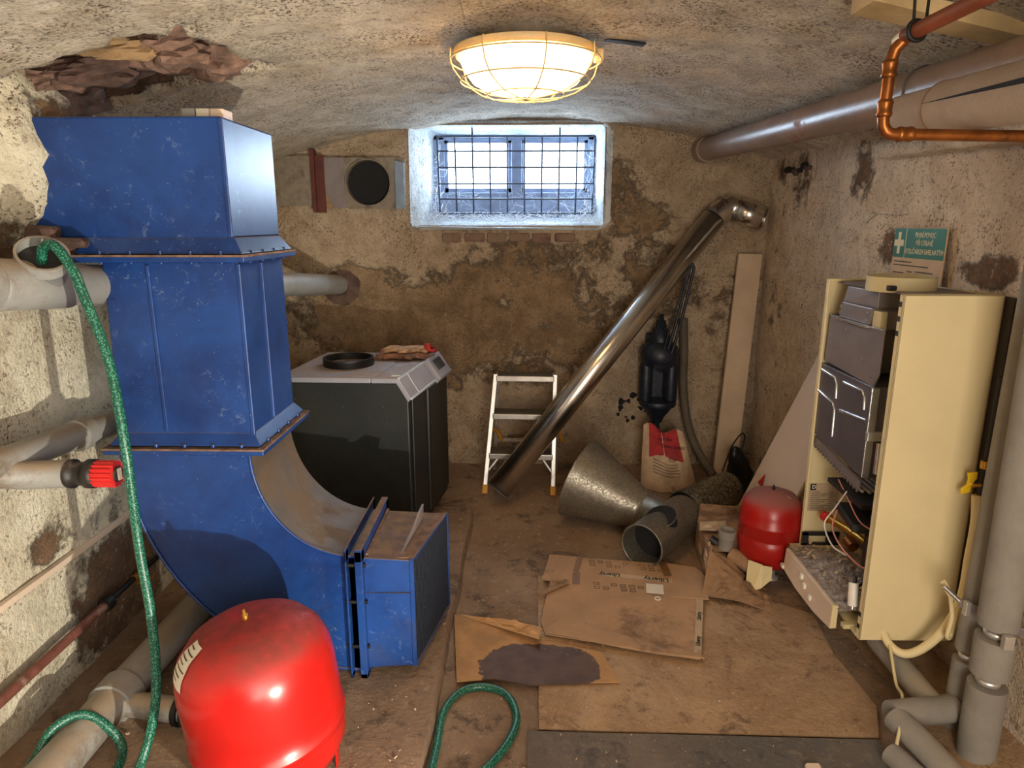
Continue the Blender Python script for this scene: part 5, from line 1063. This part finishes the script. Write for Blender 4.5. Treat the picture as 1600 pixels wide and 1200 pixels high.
MB().lathe([(0.004, 0.068), (0.004, 0.080), (0.004, 0.08), (0, 0.08)], V(1.032, 1.938, 0.308), cpd, n=10).build('stud', 'ribmetal', cpt)

# ------------------------------------------------------------------ pipework right of the boiler
def vpipe(name, label, base, top, rad, cuts, mat='foam'):
    t = T(name, label, 'pipe', (base[0], base[1], 0.0), 'insulated risers right of the boiler')
    base, top = V(*base), V(*top); L_ = (top-base).length; d_ = (top-base).normalized()
    MB().tube([base, top], rad*0.42, 14).build('copper_core', 'copper', t)
    zs_ = [0.0]+[c for c in cuts]+[L_]; lo = 0.0
    for i, c in enumerate(cuts+[L_]):
        hi = c-0.012 if i < len(cuts) else L_
        MB().lathe([(rad*0.42, lo), (rad, lo), (rad, lo), (rad*1.01, lo+0.01), (rad*1.01, hi-0.01), (rad, hi), (rad, hi), (rad*0.42, hi)], base, d_, n=28).build('foam_sleeve', mat, t)
        lo = c+0.022 if i < len(cuts) else L_
    for c in cuts: MB().lathe([(rad*0.42, 0), (rad*0.62, 0.001), (rad*0.62, 0.016), (rad*0.42, 0.017)], base+d_*(c-0.008), d_, n=18).build('pipe_clip', 'alu', t)
    return t
vpipe('insulated_pipe', 'slimmer foam insulated riser next to the cream boiler', (1.226, 1.68, 0.0), (1.246, 1.68, 1.70), 0.031, [0.235])
vpipe('insulated_pipe', 'thicker foam insulated riser at the right edge of the picture', (1.222, 1.575, 0.0), (1.206, 1.575, 1.56), 0.046, [0.235, 0.375])
bk = T('pipe_bracket', 'metal pipe clamp bracket joining the two insulated risers', 'bracket', (1.23, 1.66, 0.38))
MB().bar((1.172, 1.66, 0.41), (1.300, 1.535, 0.378), 0.008, 0.026).build('rail', 'zinc', bk, bevel=0.002)
MB().box((1.172, 1.632, 0.385), (1.186, 1.648, 0.425)).build('nut', 'alu', bk, bevel=0.002)
MB().box((1.196, 1.512, 0.365), (1.221, 1.528, 0.402)).build('nut', 'alu', bk, bevel=0.002)
MB().tube([(1.176, 1.66, 0.41), (1.138, 1.68, 0.445)], 0.006, 8).build('stud', 'ribmetal', bk)
gh = T('drain_hose', 'cream ribbed drain hose looping under the boiler', 'hose', (1.2, 1.78, 0.15))
MB().tube(cat_path([(1.268, 1.80, 0.66), (1.270, 1.79, 0.58), (1.262, 1.78, 0.48), (1.246, 1.76, 0.37), (1.215, 1.76, 0.27), (1.175, 1.78, 0.19), (1.135, 1.80, 0.155), (1.105, 1.83, 0.165), (1.095, 1.87, 0.20)], 8), 0.0125, 14).build('hose', 'cream', gh)
MB().bar((1.145, 1.70, 0.45), (1.185, 1.705, 0.39), 0.014, 0.005, (0, 1, 0)).build('cable_tie', 'cream', gh)
MB().tube(cat_path([(1.19, 1.73, 0.40), (1.200, 1.72, 0.33), (1.195, 1.72, 0.27), (1.215, 1.73, 0.27), (1.23, 1.73, 0.40)], 6), 0.006, 8).build('hose_saddle', 'cream', gh)
o = MB().tube(cat_path([(1.10, 1.82, 0.17), (1.085, 1.74, 0.10), (1.07, 1.68, 0.105), (1.02, 1.59, 0.11), (0.98, 1.53, 0.06), (0.95, 1.47, 0.008), (0.90, 1.38, 0.006)], 8), 0.0045, 8).build('thin_cable', 'cream_old'); tag(o, 'thin cream cable trailing over the pipes to the floor', 'cable')
yv = T('gas_tap_handle', 'yellow butterfly gas tap handle beside the boiler', 'handle', (1.255, 1.80, 0.69))
MB().prism([(1.236, 1.80, 0.725), (1.262, 1.80, 0.728), (1.262, 1.80, 0.708), (1.254, 1.80, 0.697), (1.268, 1.80, 0.692), (1.268, 1.80, 0.683), (1.250, 1.80, 0.682), (1.250, 1.80, 0.668), (1.226, 1.80, 0.662), (1.224, 1.80, 0.677), (1.238, 1.80, 0.690), (1.240, 1.80, 0.706)], (0, 0.008, 0)).build('wings', 'yellow', yv, bevel=0.002)
MB().lathe([(0, 0), (0.007, 0), (0.007, 0), (0.006, 0.005), (0, 0.006)], (1.245, 1.80, 0.694), (0, -1, 0), n=12).build('hub', 'yellow', yv)
MB().tube([(1.246, 1.80, 0.69), (1.275, 1.80, 0.69)], 0.006, 8).build('spindle', 'brass', yv)
gp_ = T('gas_pipe', 'rusty thin gas pipe with fittings behind the boiler edge', 'pipe', (1.275, 1.79, 0.6))
MB().tube([(1.278, 1.80, 0.40), (1.285, 1.80, 1.0)], 0.010, 12).build('tube', 'castiron', gp_)
for z in (0.60, 0.64, 0.74): MB().lathe([(0, 0), (0.016, 0), (0.016, 0), (0.016, 0.022), (0.016, 0.022), (0, 0.022)], (1.280, 1.80, z), (0, 0, 1), n=6).build('fitting', 'brass', gp_)
lp = T('low_foam_pipe', 'dark grey insulated pipe sloping along the floor under the boiler', 'pipe', (1.12, 1.8, 0.07))
MB().tube([(1.125, 1.93, 0.115), (1.150, 1.64, 0.085)], 0.034, 20).build('sleeve', 'foam', lp)
MB().tube([(1.125, 2.10, 0.14), (1.125, 1.90, 0.12)], 0.028, 18).build('rear_sleeve', 'blackplastic', lp)
MB().box((1.150, 1.645, 0.10), (1.170, 1.665, 0.12)).build('red_clip', 'redplastic', lp, bevel=0.003)
l2 = T('elbow_foam_pipe', 'grey insulated pipe elbow lying at the foot of the risers', 'pipe', (1.05, 1.6, 0.06))
MB().tube([(1.02, 1.615, 0.085), (1.045, 1.52, 0.075), (1.07, 1.40, 0.065)], 0.036, 20).build('sleeve', 'foam', l2)
MB().tube([(1.01, 1.622, 0.088), (1.20, 1.655, 0.086)], 0.037, 20).build('cross_sleeve', 'foam', l2)
o = MB().tube([(0.972, 1.535, 0.040), (1.02, 1.38, 0.040)], 0.030, 20).build('pipe_offcut', 'foam'); tag(o, 'short grey foam pipe offcut on the floor at bottom right', 'pipe')

# ------------------------------------------------------------------ small red tank with cream bracket, old cardboard box, fittings
st_ = T('small_expansion_tank', 'small dark red expansion tank beside the boiler with dusty top', 'tank', (0.985, 2.53, 0.0))
MB().lathe([(0, 0.055), (0.06, 0.060), (0.10, 0.085), (0.119, 0.125), (0.121, 0.165), (0.121, 0.190), (0.1165, 0.196), (0.1165, 0.202), (0.121, 0.208), (0.121, 0.250), (0.123, 0.254), (0.120, 0.258), (0.118, 0.295), (0.108, 0.335), (0.085, 0.362), (0.045, 0.378), (0, 0.381)], (0.985, 2.525, 0), n=60).build('shell', 'red_dull', st_)
MB().lathe([(0.006, 0.378), (0.006, 0.392), (0.006, 0.392), (0.003, 0.394), (0.003, 0.40), (0, 0.40)], (0.985, 2.525, 0), n=12).build('air_valve', 'castiron', st_)
MB().lathe([(0.035, 0.0), (0.035, 0.012), (0.022, 0.014), (0.022, 0.06)], (1.00, 2.525, 0), n=20).build('connection_stub', 'alu', st_)
MB().prism([(1.02, 2.46, 0.372), (1.055, 2.48, 0.356), (1.055, 2.54, 0.358), (1.02, 2.54, 0.376)], (0, 0, 0.001)).build('label', 'pallabel', st_)
cb = T('cream_bracket', 'cream folded sheet metal bracket in front of the small red tank', 'bracket', (0.92, 2.43, 0))
MB().prism([(0.880, 2.445, 0.115), (0.918, 2.395, 0.120), (0.912, 2.372, 0.035), (0.886, 2.385, 0.018), (0.868, 2.415, 0.035)], (0.004, 0.005, 0.002)).build('left_wing', 'cream', cb, bevel=0.001)
MB().prism([(0.918, 2.395, 0.120), (0.960, 2.400, 0.110), (0.955, 2.385, 0.065), (0.912, 2.372, 0.035)], (0.0, 0.006, 0.0)).build('right_wing', 'cream', cb, bevel=0.001)
# crumpled cardboard carton
def patch(mb, a, b, c, d, n=8, amp=0.006, s=6.0, seed=0):
    a, b, c, d = map(lambda q: V(*q), (a, b, c, d))
    nn_ = (b-a).cross(d-a).normalized()
    mb.grid(lambda u, v: sl(sl(a, b, u), sl(d, c, u), v)+nn_*amp*nz(u*s*0.3+seed, v*s*0.3, seed*1.7, 2)*2*math.sin(PI*u)**0.5*math.sin(PI*v)**0.5 if 0 < u < 1 and 0 < v < 1 else sl(sl(a, b, u), sl(d, c, u), v), n, n, False)
    return mb
ct = T('crumpled_carton', 'crumpled brown cardboard carton sagging left of the small red tank', 'carton', (0.84, 2.6, 0))
patch(MB(), (0.745, 2.50, 0.125), (0.770, 2.79, 0.125), (1.04, 2.86, 0.14), (0.86, 2.55, 0.10), seed=1).build('top_panel', 'card_dark', ct, solid=0.004)
patch(MB(), (0.770, 2.79, 0.125), (0.80, 2.88, 0.165), (1.05, 2.875, 0.15), (1.02, 2.80, 0.135), seed=2).build('back_flap', 'card_dark', ct, solid=0.004)
patch(MB(), (0.735, 2.47, 0.0), (0.765, 2.80, 0.0), (0.770, 2.79, 0.125), (0.745, 2.50, 0.125), seed=3).build('left_side', 'card_dark', ct, solid=0.004)
patch(MB(), (0.678, 2.335, 0.028), (0.805, 2.292, 0.030), (0.850, 2.40, 0.055), (0.745, 2.50, 0.13), seed=4, amp=0.01).build('front_flap', 'card_dark', ct, solid=0.004)
patch(MB(), (0.805, 2.292, 0.030), (0.928, 2.248, 0.006), (0.955, 2.42, 0.01), (0.850, 2.40, 0.055), seed=5, amp=0.01).build('front_flap', 'card_dark', ct, solid=0.004)
patch(MB(), (0.745, 2.50, 0.13), (0.850, 2.40, 0.055), (0.90, 2.50, 0.03), (0.84, 2.56, 0.08), seed=6).build('inner_fold', 'card_dark', ct, solid=0.004)
mb = MB()
for i in range(24):
    t = i/23; p = sl(V(0.678, 2.333, 0.022), V(0.926, 2.246, 0.002), t); mb.tube([p, p+V(0.001, 0.004, 0.004 if i % 2 else -0.002)], 0.0035, 5)
stuff(mb.build('corrugated_edge', 'greyink', ct))
npz = T('newspaper_scrap', 'torn yellowed newspaper scraps draped over the crumpled carton', 'paper', (0.79, 2.65, 0.13))
s1 = patch(MB(), (0.742, 2.655, 0.142), (0.765, 2.745, 0.140), (0.875, 2.735, 0.150), (0.845, 2.63, 0.150), seed=8, amp=0.008).build('sheet', 'pallabel', npz)
s2 = patch(MB(), (0.726, 2.47, 0.055), (0.738, 2.56, 0.085), (0.762, 2.58, 0.145), (0.755, 2.50, 0.140), seed=9, amp=0.005).build('sheet', 'pallabel', npz)
text('dIP', 'headline', 'ink', s2, (0.727, 2.53, 0.10), (0.1, 0.9, 0.3), (0.2, -0.2, 0.9), 0.028, 'CENTER')
pf_ = T('pipe_fitting', 'dark grey plastic pipe socket standing open on the carton', 'pipe fitting', (0.815, 2.55, 0.12))
MB().lathe([(0.0, 0.115), (0.030, 0.115), (0.030, 0.115), (0.031, 0.16), (0.034, 0.165), (0.034, 0.165), (0.034, 0.196), (0.034, 0.196), (0.029, 0.197), (0.029, 0.197), (0.027, 0.15), (0.0, 0.15)], (0.815, 2.55, 0), (0.05, -0.02, 1), n=32).build('socket', 'foam', pf_)
MB().tube([(0.79, 2.56, 0.13), (0.765, 2.575, 0.145)], 0.018, 14).build('side_stub', 'blackplastic', pf_)
o = MB().tube(cat_path([(0.84, 2.53, 0.10), (0.90, 2.47, 0.075), (0.93, 2.44, 0.04)], 4), [0.03]*9, 14).build('cardboard_tube', 'card_dark'); tag(o, 'short crushed brown tube in front of the dark pipe socket', 'tube')

# ------------------------------------------------------------------ floor sheets and cardboard
def sheet(poly, z0, thick, amp, mat, name, parent=None, cuts=3, seed=0.0, lift=None):
    bm = bmesh.new(); f = bm.faces.new([bm.verts.new((x, y, 0)) for x, y in poly]); bmesh.ops.triangulate(bm, faces=[f])
    for _ in range(3 if cuts else 0):
        long_ = [e_ for e_ in bm.edges if e_.calc_length() > 0.05]
        bmesh.ops.subdivide_edges(bm, edges=long_, cuts=1); bmesh.ops.triangulate(bm, faces=bm.faces[:])
    for v in bm.verts:
        v.co.z = z0+amp*(nz(v.co.x+seed, v.co.y, seed, 4)+0.5)+(lift(v.co.x, v.co.y) if lift else 0)
    bmesh.ops.recalc_face_normals(bm, faces=bm.faces[:])
    mb = MB(); bm.verts.ensure_lookup_table(); bm.verts.index_update()
    fs_ = []
    for f in bm.faces:
        ix = [v.index for v in f.verts]; fs_.append(ix if f.normal.z > 0 else ix[::-1])
    mb.add([v.co.copy() for v in bm.verts], fs_, False); bm.free()
    o = mb.build(name, mat, parent, solid=thick); o.modifiers['solid'].offset = -1 if False else 0
    return o
o = sheet([(0.046, 1.645), (0.99, 1.628), (1.045, 1.75), (1.03, 2.0), (1.06, 2.24), (0.72, 2.48), (0.06, 2.50)], 0.008, 0.006, 0.002, 'board', 'floor_board'); tag(o, 'worn yellowish board lying on the floor under the cardboard', 'board')
o = sheet([(0.008, 1.20), (1.0, 1.20), (0.985, 1.615), (0.014, 1.632)], 0.009, 0.008, 0.002, 'greymat', 'floor_mat'); tag(o, 'dark grey rubber sheet on the floor in the foreground', 'mat')
# oily cardboard
def m_oily():
    k = NB('oil_stained_cardboard'); n = k.noise(9, 8, 0.7)
    gx_ = k.n.new('ShaderNodeSeparateXYZ'); k.link(k.co, gx_.inputs[0])
    dx = k.math('DIVIDE', k.math('SUBTRACT', gx_.outputs[0], 0.055), 0.19); dy = k.math('DIVIDE', k.math('SUBTRACT', gx_.outputs[1], 1.905), 0.125)
    d = k.math('ADD', k.math('MULTIPLY', dx, dx), k.math('MULTIPLY', dy, dy))
    d = k.math('ADD', d, k.math('MULTIPLY', k.math('SUBTRACT', n, 0.5), 1.5))
    m = k.ramp(d, 0.97, 1.03, 1, 0)
    c = k.mix(m, k.mix(k.ramp(n, 0.35, 0.65), srgb(186, 142, 94), srgb(160, 122, 82)), k.mix(k.ramp(k.noise(14, 7), 0.35, 0.65), srgb(74, 52, 38), srgb(94, 68, 50)))
    return k.done(c, k.ramp(m, 0, 1, 0.9, 0.65), 0)
M['oily'] = m_oily()
cbB = sheet([(-0.250, 2.20), (-0.205, 1.832), (-0.09, 1.845), (0.02, 1.818), (0.13, 1.826), (0.298, 1.836), (0.262, 1.985), (0.08, 2.05)], 0.0165, 0.004, 0.003, 'oily', 'stained_cardboard', None, seed=3.0); tag(cbB, 'tan cardboard sheet with a big dark oil stain in front of the large flattened box', 'cardboard')
cbR = patch(MB(), (-0.235, 2.205, 0.016), (0.055, 2.022, 0.042), (0.062, 2.105, 0.032), (-0.03, 2.155, 0.022), seed=3, amp=0.012).build('turned_up_flap', 'card_lite', cbB, solid=0.003)
# big flattened box
cbA = T('flattened_box', 'large flattened brown cardboard box printed upside-down on the floor', 'cardboard', (0.35, 2.3, 0))
main = [(0.063, 2.155), (0.085, 2.30), (0.12, 2.52), (0.205, 2.555), (0.245, 2.625), (0.60, 2.575), (0.66, 2.40), (0.655, 2.30), (0.575, 1.945), (0.45, 1.975), (0.30, 2.015), (0.17, 2.06), (0.075, 2.085)]
sheet(main, 0.022, 0.005, 0.004, 'card', 'main_panel', cbA, seed=1.0)
sheet([(0.112, 2.645), (0.245, 2.628), (0.225, 2.40), (0.160, 2.41), (0.075, 2.44)], 0.0275, 0.004, 0.004, 'card', 'left_flap', cbA, seed=5.0)
sheet([(0.59, 2.578), (0.705, 2.545), (0.725, 2.47), (0.695, 2.30), (0.555, 2.318), (0.60, 2.44)], 0.0285, 0.004, 0.003, 'card', 'right_flap', cbA, seed=6.0)
sheet([(0.085, 2.115), (0.17, 2.19), (0.25, 2.11), (0.35, 2.06), (0.44, 2.03), (0.575, 1.965), (0.588, 1.945), (0.45, 1.97), (0.30, 2.010), (0.17, 2.055), (0.078, 2.08)], 0.0295, 0.004, 0.002, 'card', 'torn_strip', cbA, seed=7.0)
for a, b, w_ in (((0.240, 2.63), (0.212, 2.50), 0.022), ((0.214, 2.49), (0.205, 2.40), 0.030), ((0.578, 2.585), (0.575, 2.47), 0.028)):
    MB().bar((*a, 0.0325), (*b, 0.0325), w_, 0.0012).build('tape', 'tape', cbA)
for (x, y, wx) in ((0.335, 2.475, 0.14), (0.535, 2.452, 0.10)): pass
MB().hexa([(0.315, 2.475, 0.0275), (0.585, 2.425, 0.0275), (0.590, 2.452, 0.0275), (0.320, 2.502, 0.0275), (0.315, 2.475, 0.0285), (0.585, 2.425, 0.0285), (0.590, 2.452, 0.0285), (0.320, 2.502, 0.0285)]).build('printed_band', 'pallabel', cbA)
text('Liberty', 'lettering', 'ink', cbA, (0.388, 2.476, 0.0290), (-1, 0.18, 0), (-0.18, -1, 0), 0.036, 'LEFT', 0.0006, 0.8)
text('Liberty', 'lettering', 'ink', cbA, (0.575, 2.440, 0.0290), (-1, 0.18, 0), (-0.18, -1, 0), 0.040, 'LEFT', 0.0008, 0.85)
MB().hexa([(0.470, 2.345, 0.0285), (0.535, 2.335, 0.0285), (0.545, 2.405, 0.0285), (0.480, 2.415, 0.0285), (0.470, 2.345, 0.0295), (0.535, 2.335, 0.0295), (0.545, 2.405, 0.0295), (0.480, 2.415, 0.0295)]).build('white_label', 'paper', cbA)
MB().ring((0.505, 2.305, 0.029), (0, 0, 1), 0.010, 0.003, 20, 6).build('white_washer', 'paper', cbA)
mb = MB(); r = random.Random(5)
for rw, (yy, n_) in enumerate(((2.585, 9), (2.555, 9), (2.405, 7), (2.375, 7))):
    for i in range(n_):
        x = 0.275+0.034*i; y = yy-0.18*(x-0.275)*0.9
        if r.random() < 0.8:
            mb.box((x, y, 0.0275), (x+0.022, y+0.002, 0.0283)); mb.box((x, y+0.016, 0.0275), (x+0.022, y+0.018, 0.0283)); mb.box((x, y, 0.0275), (x+0.002, y+0.018, 0.0283)); mb.box((x+0.020, y, 0.0275), (x+0.022, y+0.018, 0.0283))
stuff(mb.build('printed_symbols', 'greyink', cbA))
eg = MB().hexa([(0.556, 1.955, 0.027), (0.578, 1.948, 0.027), (0.675, 2.30, 0.029), (0.650, 2.305, 0.029), (0.556, 1.955, 0.028), (0.578, 1.948, 0.028), (0.675, 2.30, 0.030), (0.650, 2.305, 0.030)]).build('edge_label', 'pallabel', cbA)
for t in (0.25, 0.68):
    p = sl(V(0.568, 1.953, 0.0292), V(0.662, 2.302, 0.0302), t); text('Liberty', 'lettering', 'ink', eg, p, (0.26, 0.96, 0), (-0.96, 0.26, 0), 0.022, 'CENTER', 0.0004, 0.9)
sheet([(0.075, 2.335), (0.165, 2.425), (0.185, 2.405), (0.075, 2.315)], 0.036, 0.003, 0.004, 'card_dark', 'torn_scrap', cbA)
# small rubble scattered everywhere
mb = MB(); r = random.Random(99)
for i in range(1500):
    x = r.uniform(-0.22, 1.15); y = r.uniform(1.3, 3.75); s = 0.0015+0.004*r.random()**3
    if 0.03 < x < 0.7 and 1.64 < y < 2.6: z0 = 0.026 if (x < 0.62 and y > 1.95) else 0.011
    elif 0.0 < x < 1.0 and y < 1.64: z0 = 0.014
    else: z0 = 0.002
    P = [V(x+r.uniform(-s, s), y+r.uniform(-s, s), z0+r.uniform(0, s)) for _ in range(4)]
    P[3].z = z0+s*1.3; mb.add(P, [(0, 1, 2), (0, 3, 1), (1, 3, 2), (2, 3, 0)])
for i in range(700):
    x = r.uniform(-1.1, -0.27); y = r.uniform(1.2, 3.0); s = 0.0015+0.005*r.random()**3; z0 = 0.052
    P = [V(x+r.uniform(-s, s), y+r.uniform(-s, s), z0+r.uniform(0, s)) for _ in range(4)]; P[3].z = z0+s*1.3; mb.add(P, [(0, 1, 2), (0, 3, 1), (1, 3, 2), (2, 3, 0)])
o = stuff(mb.build('floor_crumbs', 'pallabel')); tag(o, 'pale crumbs of plaster strewn over the cellar floor', 'debris')
o = MB().box((0.735, 1.475, 0.013), (0.775, 1.51, 0.035)).build('plaster_chip', 'panelwhite', None, bevel=0.006, seg=1); tag(o, 'pale chip of plaster on the dark grey rubber sheet', 'chip')

# dark flaking paint on the back wall behind the funnel, and black lumps standing for the shade in a hole under the ceiling pipe
r = random.Random(31)
for i in range(26):
    a_ = r.random()*2*PI; q = 0.30+0.75*r.random()**0.5; x = 0.63+0.085*q*math.cos(a_); z = 0.35+0.085*q*math.sin(a_); n_ = 7; s = 0.006+0.013*r.random()
    yy = by(x, z)-0.004
    MB().prism([V(x+s*(0.5+r.random())*math.cos(2*PI*j/n_), yy, z+s*(0.5+r.random())*math.sin(2*PI*j/n_)) for j in range(n_)], (0, 0.006, 0)).build('paint_flake', 'flat_black', wb)
for i in range(7):
    x = 1.335; y = 3.35+0.05*i; z = 1.655+0.012*math.sin(i*1.7)
    chunk_p((x-0.005, y, z), (0.03, 0.06, 0.025+0.008*(i % 2)), 60+i, 'flat_black' if i % 3 else 'rubble_dark', wr)
